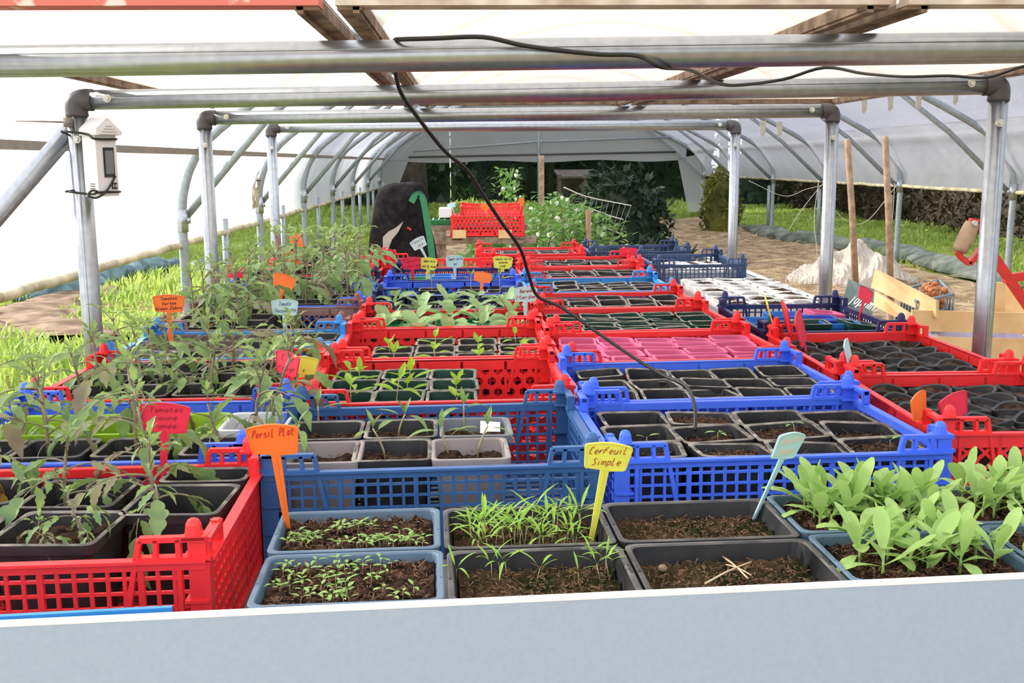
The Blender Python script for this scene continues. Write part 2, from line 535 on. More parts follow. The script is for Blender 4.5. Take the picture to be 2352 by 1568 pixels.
# cover frames: two posts and a cross tube each
def tube_frame(y, lab, zb, xl, xr, tilt=0.0, posts=True):
    t = thing('tube_gantry', lab, 'gantry', (0, y, 0), group='tube frames over the bench')
    r = 0.0215
    mb = MB()
    mb.tube([(xl + 0.03, 0, zb - tilt), (xr - 0.03, 0, zb + tilt)], r, 20)
    mb.tube([(xl + 0.05, -r * 0.94, zb - tilt + 0.0075), (xr - 0.05, -r * 0.94, zb + tilt + 0.0075)], 0.0012, 6)
    obj('cross_tube', mb.mesh('cross_tube', M['steel'], True), t)
    for x, sg, zz in ((xl, 1, zb - tilt), (xr, -1, zb + tilt)):
        if posts:
            mb = MB()
            mb.tube([(x, 0, ZT - 0.3), (x, 0, zz - 0.02)], r, 20)
            mb.box((x + 0.0, -0.02, (ZT - 0.3 + zz) / 2), (0.006, 0.006, zz - ZT + 0.24))
            obj('post', mb.mesh('post', M['steel'], True), t)
            mb = MB()
            mb.tube(smoothpath([(x, 0, zz - 0.036), (x, 0, zz - 0.012), (x + sg * 0.006, 0, zz - 0.003), (x + sg * 0.02, 0, zz), (x + sg * 0.036, 0, zz)], 4), r + 0.0025, 20)
            obj('corner_fitting', mb.mesh('corner_fitting', M['fitting'], True), t)
            for p in ((x + sg * 0.075, -r, zz + 0.002), (x - sg * -0.004, -r, zz - 0.085)):
                mb = MB()
                mb.tube([(p[0], p[1] + 0.002, p[2]), (p[0], p[1] - 0.004, p[2])], 0.0085, 14)
                mb.tube([(p[0], p[1] - 0.003, p[2]), (p[0], p[1] - 0.009, p[2])], 0.005, 6)
                obj('bolt', mb.mesh('bolt', M['zinc']), t)
    return t


tube_frame(1.5, 'nearest galvanised cross tube under the lids, cable draped over it', 1.296, -0.95, 1.25, 0.011, False)
tube_frame(2.42, 'galvanised post-and-tube frame carrying the white thermometer box', 1.302, -0.855, 1.2, 0.012)
tube_frame(3.47, 'galvanised post-and-tube frame, second pair of posts from the front', 1.30, -0.832, 1.178, 0.006)
tube_frame(4.7, 'galvanised post-and-tube frame, farthest pair of posts on the bench', 1.302, -0.845, 1.169, 0.0)


# glazed lids lying on the tubes
def lid(x0, x1, lab, front):
    t = thing('cold_frame_sash', lab, 'sash', (0, 0, 0), group='glazed lids over the bench')
    z = 1.338
    y0, y1 = 1.352, 3.62
    mb = MB()
    vs = [(x0, y0, z + 0.012), (x1, y0, z + 0.012), (x1, y1, z + 0.012), (x0, y1, z + 0.012)]
    mb.add(vs, [(0, 1, 2, 3)])
    obj('frosted_panel', mb.mesh('frosted_panel', M['lidglass']), t)
    for x in (x0 + 0.016, x1 - 0.016):
        mb = MB()
        mb.box((x, (y0 + y1) / 2, z + 0.006), (0.03, y1 - y0, 0.02))
        mb.box((x + (0.008 if x < (x0 + x1) / 2 else -0.008), (y0 + y1) / 2, z + 0.003), (0.008, y1 - y0, 0.022))
        obj('side_stile', mb.mesh('side_stile', M['lidwood']), t)
    mb = MB()
    mb.box(((x0 + x1) / 2, y0 + 0.01, z + 0.010), (x1 - x0, 0.04, 0.020))
    o = obj('front_rail', mb.mesh('front_rail', front), t)
    mb = MB()
    mb.box(((x0 + x1) / 2, y1 - 0.02, z + 0.008), (x1 - x0, 0.04, 0.02))
    obj('back_rail', mb.mesh('back_rail', M['lidwood']), t)


lid(-0.86, -0.178, 'frosted glazed lid with flaking red front rail, at upper left', M['lidred'])
lid(-0.158, 0.525, 'frosted glazed lid with cream front rail, middle one of three', M['lidcream'])
lid(0.545, 1.24, 'frosted glazed lid on the right, beyond the dark wooden stile', M['lidcream'])

# ------------------------------------------------------------------ crates
CM = {}


def panel_mesh(L, style, m, key):
    """lattice wall in the XZ plane, centred on x, z from 0 to RIM"""
    k = ('panel', round(L, 3), style, key)
    if k in CM:
        return CM[k]
    mb = MB()
    h, t = RIM, 0.0035
    mb.box((0, 0, 0.005), (L, t * 2, 0.010))
    if style == 'sq':
        mb.box((0, 0, h - 0.006), (L, t * 2.6, 0.012))
        mb.box((0, -0.003, h - 0.001), (L, 0.013, 0.0035))
        mb.box((0, 0, h - 0.022), (L, t * 1.2, 0.0035))
        n = max(6, int(round(L / 0.0182)))
        for i in range(n + 1):
            x = -L / 2 + L * i / n
            big = i % 6 == 0
            mb.box((x, 0, h / 2), (0.0068 if big else 0.0042, t * (1.8 if big else 1.1), h - 0.008))
        for j in range(1, 6):
            mb.box((0, 0, 0.010 + j * 0.0172), (L, t, 0.0036))
    else:
        mb.box((0, 0, h - 0.012), (L, t * 2, 0.024))
        mb.box((0, -0.003, h - 0.001), (L, 0.013, 0.0035))
        z0, z1 = 0.006, h - 0.02
        n = max(3, int(round(L / 0.095)))
        for i in range(n + 1):
            mb.box((-L / 2 + L * i / n, 0, h / 2), (0.006, t * 2, h - 0.01))
        if style == 'hex' or style == 'hexo':
            p = 0.0285
            Rr = p / math.sqrt(3)
            rin = Rr * (0.62 if style == 'hex' else 0.78)
            row = 0
            z = z0 + 0.004
            while z < z1 + 0.012:
                x = -L / 2 + (p / 2 if row % 2 else 0)
                while x < L / 2 + p / 2:
                    vs, fs = [], []
                    for yy in (-t / 2 - 0.0005, t / 2 + 0.0005):
                        for rr in (Rr, rin):
                            for q in range(6):
                                an = math.pi / 6 + q * math.pi / 3
                                vs.append((min(L / 2, max(-L / 2, x + rr * math.cos(an))), yy, min(z1, max(z0, z + rr * math.sin(an)))))
                    for q in range(6):
                        q2 = (q + 1) % 6
                        fs += [(q, q2, 6 + q2, 6 + q), (12 + q2, 12 + q, 18 + q, 18 + q2), (6 + q, 6 + q2, 18 + q2, 18 + q)]
                    mb.add(vs, fs)
                    x += p
                row += 1
                z += Rr * 1.5
        else:
            p = 0.030
            nx = int(round(L / p))
            p = L / nx
            zz = z0
            for j in range(4):
                za, zb = z0 + (z1 - z0) * j / 4, z0 + (z1 - z0) * (j + 1) / 4
                for i in range(nx):
                    xa, xb = -L / 2 + p * i, -L / 2 + p * (i + 1)
                    mb.bar((xa, 0, za), (xb, 0, zb), 0.0045, t * 1.1)
                    mb.bar((xa, 0.0002, zb), (xb, 0.0002, za), 0.0045, t * 1.1)
            mb.box((0, 0, (z0 + z1) / 2), (L, t, 0.004))
    me = mb.mesh('panel', m)
    CM[k] = me
    return me


def corner_mesh(m, key):
    """stacking corner at the +x +y corner of a crate: post, raised handle loop, short end block, peg"""
    k = ('corner', key)
    if k in CM:
        return CM[k]
    mb = MB()
    h, up = RIM, 0.023
    s = 0.004
    # corner post: L-shaped column with ribs
    mb.box((-0.010, 0, (h + up) / 2), (0.020, s * 1.4, h + up))
    mb.box((0, -0.010, (h + up) / 2), (s * 1.4, 0.020, h + up))
    for z in (0.006, 0.045, 0.085, h, h + up):
        mb.prism([(-0.026, z - 0.0018), (0.001, z - 0.0018), (0.001, z + 0.0018), (-0.026, z + 0.0018)], -0.019, 0.005)
    # raised loop on the long side
    for xa, xb, za, zb, wd in ((0, -0.072, h + up, h + up, 0.006), (-0.072, -0.092, h + up, h - 0.075, 0.006), (-0.030, -0.030, h + up, h - 0.1, 0.0055), (-0.054, -0.056, h + up, h - 0.004, 0.005)):
        mb.bar((xa, 0, za), (xb, 0, zb), wd, 0.010)
    mb.box((-0.036, 0.0, h + 0.001), (0.082, 0.012, 0.005))
    # raised block on the short side
    mb.box((0, -0.055, h + up / 2), (0.008, 0.012, up + 0.006))
    mb.box((0, -0.030, h + up - 0.002), (0.012, 0.062, 0.006))
    mb.box((0, -0.030, h - 0.001), (0.012, 0.062, 0.006))
    mb.box((0.0, -0.058, h + up / 2), (0.014, 0.004, up + 0.004))
    # peg
    rg = []
    for z, sc in ((h + up, 1.0), (h + up + 0.014, 0.82), (h + up + 0.019, 0.6), (h + up + 0.021, 0.3)):
        rg.append([Vector((-0.014 + sc * 0.0115 * math.cos(a) * (1.0 if abs(math.cos(a)) < .9 else .92), -0.006 + sc * 0.0095 * math.sin(a), z)) for a in [2 * math.pi * q / 10 for q in range(10)]])
    mb.loft(rg, False, True)
    me = mb.mesh('corner', m)
    CM[k] = me
    return me


def base_mesh(L, D, m, key):
    k = ('base', round(L, 3), round(D, 3), key)
    if k in CM:
        return CM[k]
    mb = MB()
    n = int(L / 0.025)
    for i in range(n + 1):
        mb.box((-L / 2 + L * i / n, 0, 0.004), (0.006, D, 0.004))
    n = int(D / 0.025)
    for i in range(n + 1):
        mb.box((0, -D / 2 + D * i / n, 0.0045), (L, 0.006, 0.004))
    me = mb.mesh('base', m)
    CM[k] = me
    return me


COLN = {'red': 'red', 'navy': 'navy', 'royal': 'royal blue', 'sky': 'light blue', 'ink': 'dark navy', 'slate': 'slate blue', 'dusty': 'dusty brown'}


def crate(x0, x1, y0, y1, col, front, back, label, rz=0.0, z=ZT, side='sq', turned=False, group='plastic crates on the bench'):
    t = thing('plastic_crate', label, 'crate', ((x0 + x1) / 2, (y0 + y1) / 2, z), rz + (math.pi / 2 if turned else 0), group)
    W, D = (x1 - x0, y1 - y0) if not turned else (y1 - y0, x1 - x0)
    L, D = W - 0.012, D - 0.010
    m = M[col]
    obj('base_grid', base_mesh(L, D, m, col), t)
    obj('long_panel', panel_mesh(L, front, m, col), t, (0, -D / 2, 0))
    obj('long_panel', panel_mesh(L, back, m, col), t, (0, D / 2, 0), (0, 0, math.pi))
    obj('short_panel', panel_mesh(D, side, m, col), t, (-L / 2, 0, 0), (0, 0, -math.pi / 2))
    obj('short_panel', panel_mesh(D, side, m, col), t, (L / 2, 0, 0), (0, 0, math.pi / 2))
    cm = corner_mesh(m, col)
    for sx in (1, -1):
        for sy in (1, -1):
            obj('corner_post', cm, t, (sx * L / 2, sy * D / 2, 0), (0, 0, 0), (sx, sy, 1))
    return t


# ------------------------------------------------------------------ pots
def rrect(w, d, r, z, n=3):
    pts = []
    for cx, cy, a0 in ((w / 2 - r, d / 2 - r, 0), (-w / 2 + r, d / 2 - r, 90), (-w / 2 + r, -d / 2 + r, 180), (w / 2 - r, -d / 2 + r, 270)):
        for k in range(n + 1):
            a = math.radians(a0 + 90 * k / n)
            pts.append(Vector((cx + r * math.cos(a), cy + r * math.sin(a), z)))
    return pts


PM = {}


def pot_mesh(w, d, h, col, lip=0.004, taper=0.80, r=0.012, rim=None):
    k = (w, d, h, col, lip, rim)
    if k in PM:
        return PM[k]
    mb = MB()
    wi, di = w - 2 * lip, d - 2 * lip
    rings = [rrect(wi * taper, di * taper, r, 0), rrect(wi * 0.985, di * 0.985, r, h - 0.014), rrect(w * 0.985, d * 0.985, r, h - 0.013), rrect(w, d, r, h - 0.001)]
    mb.loft(rings, True, False)
    mb.mi = 1
    mb.loft([rrect(w, d, r, h - 0.001), rrect(w - 0.003, d - 0.003, r, h), rrect(w - 2 * lip, d - 2 * lip, r, h), rrect(wi - 0.003, di - 0.003, r, h - 0.002)])
    mb.mi = 0
    mb.loft([rrect(wi - 0.003, di - 0.003, r, h - 0.002), rrect(wi * 0.985 - 0.004, di * 0.985 - 0.004, r, h - 0.014), rrect(wi * taper - 0.003, di * taper - 0.003, r, 0.003)], False, True)
    # slots moulded in the lip sides
    for sx in (-1, 1):
        mb.box((sx * (w / 2 - lip * 0.5), 0, h + 0.0002), (lip * 0.5, d * 0.16, 0.001))
    me = mb.mesh('pot', [M[col], M[rim or col]])
    PM[k] = me
    return me


SM = {}


def soil_mesh(w, d, h, fill, col='soil', seed=0, n=9, fib=10, taper=0.80, lip=0.004, amp=0.004):
    k = (w, d, h, round(fill, 3), col, seed)
    if k in SM:
        return SM[k]
    rr = random.Random(seed * 77 + 5)
    mb = MB()
    sc = taper + (0.985 - taper) * fill
    ww, dd, z = (w - 2 * lip) * sc - 0.004, (d - 2 * lip) * sc - 0.004, h * fill
    nx, ny = max(4, int(n * max(1, w / d))), n
    zz = lambda i, j: z + rr.uniform(-amp, amp) + amp * 1.2 * math.sin(i * 0.9 + seed) * math.cos(j * 0.7 + seed)
    vs = [(-ww / 2 + ww * i / nx + (rr.uniform(-.3, .3) * ww / nx if 0 < i < nx else 0), -dd / 2 + dd * j / ny + (rr.uniform(-.3, .3) * dd / ny if 0 < j < ny else 0), zz(i, j)) for j in range(ny + 1) for i in range(nx + 1)]
    mb.add(vs, [(j * (nx + 1) + i, j * (nx + 1) + i + 1, (j + 1) * (nx + 1) + i + 1, (j + 1) * (nx + 1) + i) for j in range(ny) for i in range(nx)])
    mb.mi = 1
    for q in range(fib):
        p = Vector((rr.uniform(-ww, ww) * 0.46, rr.uniform(-dd, dd) * 0.46, z + amp + rr.uniform(0, 0.003)))
        a = rr.uniform(0, 6.28)
        l = rr.uniform(0.002, 0.008) * (2.0 if rr.random() < 0.06 else 1)
        dv = Vector((math.cos(a), math.sin(a), rr.uniform(-.35, .45))) * l
        mb.bar(p, p + dv, rr.uniform(0.0006, 0.0015), 0.0007, Vector((0, 0, 1)))
    me = mb.mesh('soil', [M[col], M['fibre']])
    SM[k] = me
    return me


COLP = {'black': 'black', 'bluegrey': 'blue-grey', 'taupe': 'taupe', 'grey': 'grey', 'dgreen': 'dark green', 'green': 'green', 'lime': 'lime green', 'pink': 'pink', 'blue': 'bright blue', 'violet': 'deep blue', 'white': 'white', 'brown': 'brown'}
POTS = {}


def pot(x, y, w, d, h, col, label, z=ZT + 0.009, rz=0, fill=0.72, group=None, soil='soil', n=9, fib=10, rim=None, tilt=(0, 0), lip=0.004, amp=0.004):
    t = thing('plant_pot', label, 'pot', (x, y, z), rz, group)
    t.rotation_euler = (tilt[0], tilt[1], rz)
    obj('pot_shell', pot_mesh(w, d, h, col, lip, rim=rim), t)
    if fill:
        s = obj('soil', soil_mesh(w, d, h, fill, soil, R.randrange(4) if n < 20 else R.randrange(100), n, fib, lip=lip, amp=amp), t)
    return t


ROWW = {1: ['only row'], 2: ['front row', 'back row'], 3: ['front row', 'middle row', 'back row'], 4: ['front row', 'second row', 'third row', 'back row']}
COLW = {1: ['only one'], 2: ['on the left', 'on the right'], 3: ['on the left', 'in the middle', 'on the right'], 4: ['far left', 'second from left', 'third from left', 'far right'], 5: ['far left', 'second from left', 'middle', 'second from right', 'far right']}


def pot_grid(where, x0, x1, y0, y1, nx, ny, h, col, fill=0.6, jit=0.004, rzj=0.04, zj=0.004, skip=(), cols=None, rim='rimgrey', lip=0.0045, fills=None, n=6, fib=4, grp=None, tiltj=0.0):
    """square pots packed in rows inside a crate; returns {(i,j): (x,y,soil z)}"""
    res = {}
    pw, pd = (x1 - x0) / nx, (y1 - y0) / ny
    for j in range(ny):
        for i in range(nx):
            if (i, j) in skip:
                continue
            c = cols.get((i, j), col) if cols else col
            x, y = x0 + pw * (i + 0.5) + R.uniform(-jit, jit), y0 + pd * (j + 0.5) + R.uniform(-jit, jit)
            z = ZT + 0.009 + R.uniform(0, zj)
            fl = fills.get((i, j), fill) if fills else fill
            pot(x, y, round(pw - 0.002, 3), round(pd - 0.002, 3), h, c, f'{COLP[c]} square pot, {ROWW[ny][j]} {COLW[nx][i]}, {where}', z, R.uniform(-rzj, rzj), fl,
                group=grp or f'pots in the {where}', rim=rim if c in ('black', 'dgreen') else c, lip=lip, n=n, fib=fib, tilt=(R.uniform(-tiltj, tiltj), R.uniform(-tiltj, tiltj)))
            res[(i, j)] = (x, y, z + h * fl)
    return res


# ------------------------------------------------------------------ leaves
def leaf(L, W, prof, curl=0.0, fold=0.25, n=6, lobes=0, seed=0, twist=0.0, stalk=0.0, wave=0.0):
    """list of (verts, faces): a blade along +X, curling down by curl radians, its halves folded up by fold"""
    rr = random.Random(seed)
    vs, fs = [], []
    x, z, a = 0.0, 0.0, 0.0
    pts = []
    st = int(stalk > 0)
    N = n + st
    for i in range(N + 1):
        if st and i == 0:
            pts.append((0, 0, 0.0, 0))
            x, z = stalk, 0
            continue
        t = (i - st) / n
        pts.append((x, z, t, a))
        a -= curl / n
        x += L / n * math.cos(a)
        z += L / n * math.sin(a)
    for i, (x, z, t, a) in enumerate(pts):
        if st and i == 0:
            wv = 0.04 * W
        else:
            wv = W / 2 * prof(t)
            if lobes:
                wv *= 0.64 + 0.46 * abs(math.sin(math.pi * t * (lobes + 0.5) + 0.35)) ** 0.8 * (1.1 - 0.35 * t)
            wv = max(wv, 0.015 * W)
        fo = fold + rr.uniform(-1, 1) * 0.08
        tw = twist * t
        for sgn in (-1, 0, 1):
            yy = sgn * wv * math.cos(fo)
            zz = z + abs(sgn) * wv * math.sin(fo) + sgn * yy * 0 + wave * math.sin(i * 2.1 + sgn) * W
            vs.append((x - 0 * zz, yy * math.cos(tw) - 0, zz + yy * math.sin(tw) * (1 if sgn else 0)))
    for i in range(len(pts) - 1):
        for k in (0, 1):
            fs.append((i * 3 + k, i * 3 + k + 1, (i + 1) * 3 + k + 1, (i + 1) * 3 + k))
    return vs, fs


P_OV = lambda t: math.sin(math.pi * min(1, t ** 0.72)) if 0 < t < 1 else 0.03
P_LAN = lambda t: math.sin(math.pi * t ** 0.85) ** 0.9 if 0 < t < 1 else 0.03
P_SPA = lambda t: (0.15 + 0.85 * (lambda q: q * q * (3 - 2 * q))(min(1, max(0, (t - .05) / .6)))) * (1 if t < .7 else max(.22, math.sqrt(max(0, 1 - ((t - .7) / .3) ** 2))))
P_RND = lambda t: max(0.05, math.sqrt(max(0, 1 - (2 * t - 1) ** 2)) ** 0.85)


def leafmesh(name, m, *a, **k):
    mb = MB()
    mb.add(*leaf(*a, **k))
    return mb.mesh(name, m, True)


def tomato_leaf(L, pairs, m, droop, seed, lob=2):
    """compound leaf: rachis with paired lobed leaflets and one at the tip"""
    rr = random.Random(seed)
    mb = MB()
    pts = []
    a = 0.35
    p = Vector((0, 0, 0))
    ns = 8
    for i in range(ns + 1):
        pts.append(p.copy())
        a -= droop / ns
        p = p + Vector((math.cos(a), 0, math.sin(a))) * (L * 0.72 / ns)
    mb.mi = 1
    mb.tube(pts, [0.0016 - 0.0009 * i / ns for i in range(ns + 1)], 5, False)
    mb.mi = 0

    def leaflet(org, yaw, pitch, l, w, sd):
        v, f = leaf(l, w, P_LAN, curl=rr.uniform(0.2, 0.9), fold=rr.uniform(0.2, 0.6), n=15, lobes=lob + 1, seed=sd, stalk=l * 0.1)
        mt = Matrix.Translation(org) @ Matrix.Rotation(yaw, 4, 'Z') @ Matrix.Rotation(-pitch, 4, 'Y') @ Matrix.Rotation(rr.uniform(-.4, .4), 4, 'X')
        mb.add([mt @ Vector(q) for q in v], f)
    leaflet(pts[-1], rr.uniform(-.2, .2), a - 0.05, L * 0.60, L * 0.26, seed)
    for k in range(pairs):
        i = int(ns * (0.86 - 0.36 * k / max(1, pairs - 1 or 1)))
        l = L * (0.40 - 0.11 * k) * rr.uniform(0.85, 1.1)
        for s in (1, -1):
            leaflet(pts[i], s * rr.uniform(0.75, 1.15), 0.25 - droop * i / ns + rr.uniform(-.2, .2), l, l * 0.40, seed + 3 * k + s)
    return mb.mesh('leaf', [m, M['tomstem']], True)


TL = [tomato_leaf(0.10, 2, M['tomleaf'], dr, sd) for dr, sd in ((0.9, 1), (1.3, 2), (0.6, 3), (1.0, 4), (1.5, 5))] + [tomato_leaf(0.10, 2, M['tompurple'], 1.1, 6)]
TLS = [tomato_leaf(0.055, 1, M['tomleaf'], dr, sd, 1) for dr, sd in ((0.3, 11), (0.7, 12), (0.1, 13))]
TLO = [tomato_leaf(0.09, 1, M['tomold'], 1.9, 21, 1)]
TCOT = [leafmesh('leaf', M['tomleaf'], 0.05, 0.011, P_LAN, curl=c, fold=0.3, n=6, stalk=0.008, seed=3) for c in (0.8, 1.2, 0.2)]


def tomato(base, h, label, grp, lean=(0, 0), nl=6, sc=1.0, hairs=False, old=0.15, a0=None):
    x, y, z = base
    t = thing('tomato_plant', label, 'plant', (x, y, z), 0, grp)
    rad = 0.0032 * sc
    npt = 7
    pts = [Vector((lean[0] * (k / npt) ** 1.5 + R.uniform(-.002, .002), lean[1] * (k / npt) ** 1.5 + R.uniform(-.002, .002), h * k / npt - (0.01 if k == 0 else 0))) for k in range(npt + 1)]
    mb = MB()
    mb.tube(pts, [rad * (1.1 - 0.55 * k / npt) for k in range(npt + 1)], 7)
    obj('stem', mb.mesh('stem', M['tomstem'], True), t)
    if hairs:
        mb = MB()
        for q in range(140):
            k = R.uniform(0.2, npt - 0.05)
            i = int(k)
            p = pts[i].lerp(pts[i + 1], k - i)
            a = R.uniform(0, 6.28)
            dv = Vector((math.cos(a), math.sin(a), R.uniform(-.2, .3)))
            r0 = rad * (1.05 - 0.55 * k / npt)
            ln = R.uniform(0.0010, 0.0026)
            mb.bar(p + dv * r0 * 0.9, p + dv * (r0 + ln), 0.00022, 0.00022, Vector((0, 0, 1)))
        hh = obj('stem_hairs', mb.mesh('stem_hairs', M['hair']), t)
        hh['kind'] = 'stuff'
    ang = R.uniform(0, 6.28) if a0 is None else a0
    for q in range(nl):
        f = 0.30 + 0.68 * q / max(1, nl - 1)
        k = f * npt
        i = min(npt - 1, int(k))
        p = pts[i].lerp(pts[i + 1], k - i)
        ang += 2.4 + R.uniform(-.35, .35)
        if f > 0.86:
            me, s = R.choice(TLS), R.uniform(0.7, 1.0)
            pit = R.uniform(0.5, 1.1)
        else:
            s = R.uniform(0.75, 1.1) * (1.05 - 0.25 * abs(f - 0.6))
            if q == 0 and R.random() < old * 3:
                me, s = TLO[0], s * 0.8
            else:
                me = R.choice(TL)
            pit = R.uniform(0.0, 0.5)
        obj('leaf', me, t, p, (R.uniform(-.3, .3), -pit, ang), s * sc * (0.85 + 0.2 * h / 0.14))
    for s in (0, 1, 2):
        obj('leaf', R.choice(TLS), t, pts[-1], (0, -R.uniform(0.8, 1.3), ang + 2.1 * s), 0.62 * sc)
    return t


def seedling(name, base, h, label, grp, leaves, m_stem='seedstem', rad=0.0012, lean=(0, 0)):
    """leaves: list of (mesh, height fraction, yaw, pitch, scale)"""
    t = thing(name, label, 'plant', base, 0, grp)
    mb = MB()
    pts = [Vector((lean[0] * (k / 4) ** 1.4, lean[1] * (k / 4) ** 1.4, h * k / 4 - (0.006 if k == 0 else 0))) for k in range(5)]
    mb.tube(pts, [rad * (1.15 - 0.08 * k) for k in range(5)], 6)
    obj('stem', mb.mesh('stem', M[m_stem], True), t)
    for me, f, yw, pt, s in leaves:
        k = f * 4
        i = min(3, int(k))
        obj('leaf', me, t, pts[i].lerp(pts[i + 1], k - i), (R.uniform(-.2, .2), -pt, yw), s)
    return t


PEP = [leafmesh('leaf', M['pepleaf'], 0.046, 0.017, P_LAN, curl=c, fold=0.35, n=7, stalk=0.008, seed=q) for q, c in enumerate((0.2, 0.7, 1.2, -0.2))]
AUB = [leafmesh('leaf', M['tomleaf'], 0.056, 0.013, P_LAN, curl=c, fold=0.3, n=7, stalk=0.01, seed=q) for q, c in enumerate((0.5, 1.1, 1.7))]
AUBT = [leafmesh('leaf', M['tomleaf'], 0.034, 0.011, P_LAN, curl=0.3, fold=0.5, n=8, lobes=3, stalk=0.004, seed=5)]
SQ = [leafmesh('leaf', M['squash'], 0.062, 0.042, P_RND, curl=c, fold=f, n=7, stalk=0.012, seed=q) for q, (c, f) in enumerate(((0.5, 0.3), (1.0, 0.2), (0.2, 0.45), (-0.3, 0.3)))]
CAL = [leafmesh('leaf', M['calleaf'], L, W, P_SPA, curl=c, fold=f, n=12, seed=q) for q, (L, W, c, f) in enumerate(((0.054, 0.0155, 0.35, 0.2), (0.048, 0.014, 0.75, 0.25), (0.060, 0.0165, 0.1, 0.15), (0.042, 0.0135, 1.1, 0.1), (0.052, 0.015, -0.25, 0.3)))]


def pepper(base, label, grp, h=None, sc=1.0):
    h = h or R.uniform(0.035, 0.055)
    a = R.uniform(-0.5, 0.5)
    lv = [(R.choice(PEP), 0.72, a, R.uniform(0.0, 0.5), sc), (R.choice(PEP), 0.72, a + math.pi, R.uniform(0.0, 0.5), sc),
          (R.choice(PEP), 0.98, a + 1.6, R.uniform(0.4, 1.0), 0.85 * sc), (R.choice(PEP), 0.98, a - 1.5, R.uniform(0.5, 1.1), 0.85 * sc),
          (R.choice(PEP), 1.0, a + 0.7, R.uniform(0.8, 1.2), 0.6 * sc)]
    return seedling('pepper_seedling', base, h, label, grp, lv[:R.choice((4, 5, 5))], lean=(R.uniform(-.008, .008), R.uniform(-.006, .006)))


def aubergine(base, label, grp, h=0.045, a=0.0, sc=1.0, lean=(0, 0)):
    lv = [(AUB[R.randrange(3)], 0.85, a, 0.35, sc), (AUB[R.randrange(3)], 0.85, a + math.pi, 0.35, sc),
          (AUBT[0], 0.97, a + 1.2, 1.2, sc), (AUBT[0], 1.0, a - 1.6, 1.1, sc * 0.9), (AUBT[0], 1.0, a + 2.7, 1.3, sc * 0.6)]
    return seedling('tomato_seedling', base, h, label, grp, lv, rad=0.0016, lean=lean)


# ------------------------------------------------------------------ handwriting: single-stroke letters on a 4 x 9 grid (baseline 2)
STR = {
    'a': ['452614223244', '4642'], 'b': ['1912', '1426443212'], 'c': ['4626142242'], 'd': ['4626142244', '4942'], 'e': ['144445261314224 2'.replace(' ', '')],
    'f': ['39281802', '0636'], 'g': ['464514224345', '46413010'], 'h': ['1912', '14364442'], 'i': ['2622', '2828'], 'j': ['36312010', '3838'], 'k': ['1912', '461442'],
    'l': ['19122232'], 'm': ['0602', '05162522', '25364542'], 'n': ['1612', '14364542'], 'o': ['26142232443626'], 'p': ['1610', '1536443212'],
    'q': ['464514224345', '4640'], 'r': ['1612', '143646'], 's': ['4626152434433212'], 't': ['28233242', '0646'], 'u': ['1613223244', '4642'], 'v': ['162246'],
    'w': ['0612253246'], 'x': ['1642', '1246'], 'y': ['1623', '462010'], 'z': ['16461242'],
    'T': ['0949', '2922'], 'P': ['1912', '1939483615'], 'S': ['4829172735442212'], 'C': ['482916132242'], 'V': ['092249'], 'G': ['482916224245', '4535'],
    'Z': ['09490242'], 'B': ['1912', '193948361544431 2'.replace(' ', '')], 'A': ['022942', '1535'], '2': ['183947161242'],
}
ACC = {'\u00e9': 'e', '\u00e8': 'e'}


def write(mb, lines, width, height, slant=0.25, wob=0.25, thick=0.0007, y=0.0, seed=1, left=False):
    rr = random.Random(seed)
    nl = len(lines)
    lh = height / nl
    mx = max(len(t) for t in lines)
    cw = min(width / (mx * 0.92), lh * 0.62)
    ch = lh / 11.5
    for li, tx in enumerate(lines):
        bx = -cw * len(tx) * 0.46 + (0 if left else rr.uniform(-.03, .03) * width)
        bz = height / 2 - lh * (li + 0.86)
        for q, c in enumerate(tx):
            strokes = STR.get(ACC.get(c, c), []) + (['2838'] if c in ACC else [])
            for stx in strokes:
                pts = []
                for k in range(0, len(stx) - 1, 2):
                    gx, gy = int(stx[k]) / 5.0 + rr.uniform(-wob, wob) * 0.1, int(stx[k + 1]) + rr.uniform(-wob, wob)
                    pts.append(Vector((bx + (q + gx) * cw * 0.92 + slant * gy * ch, y, bz + gy * ch + 0.06 * (q - len(tx) / 2) * cw)))
                if len(pts) == 2 and (pts[0] - pts[1]).length < 1e-4:
                    pts[1] = pts[0] + Vector((thick, 0, thick))
                pts = smoothpath(pts, 3) if len(pts) > 2 else pts
                for k in range(len(pts) - 1):
                    if (pts[k + 1] - pts[k]).length > 1e-6:
                        mb.bar(pts[k], pts[k + 1], thick * 1.5, thick * 0.5)


def plate_poly(w, h):
    """T-label plate: wider at the top with a bowed upper edge and rounded corners; z from 0"""
    pts = [(-0.40 * w, 0.0), (-0.435 * w, 0.05 * h), (-0.5 * w, 0.80 * h), (-0.49 * w, 0.87 * h), (-0.45 * w, 0.90 * h)]
    pts += [(x * w, (0.90 + 0.10 * math.cos(x / 0.45 * math.pi / 2)) * h) for x in (-0.3, -0.15, 0, 0.15, 0.3)]
    pts += [(0.45 * w, 0.90 * h), (0.49 * w, 0.87 * h), (0.5 * w, 0.80 * h), (0.435 * w, 0.05 * h), (0.40 * w, 0.0), (0.09 * w, -0.04 * h), (-0.09 * w, -0.04 * h)]
    return pts


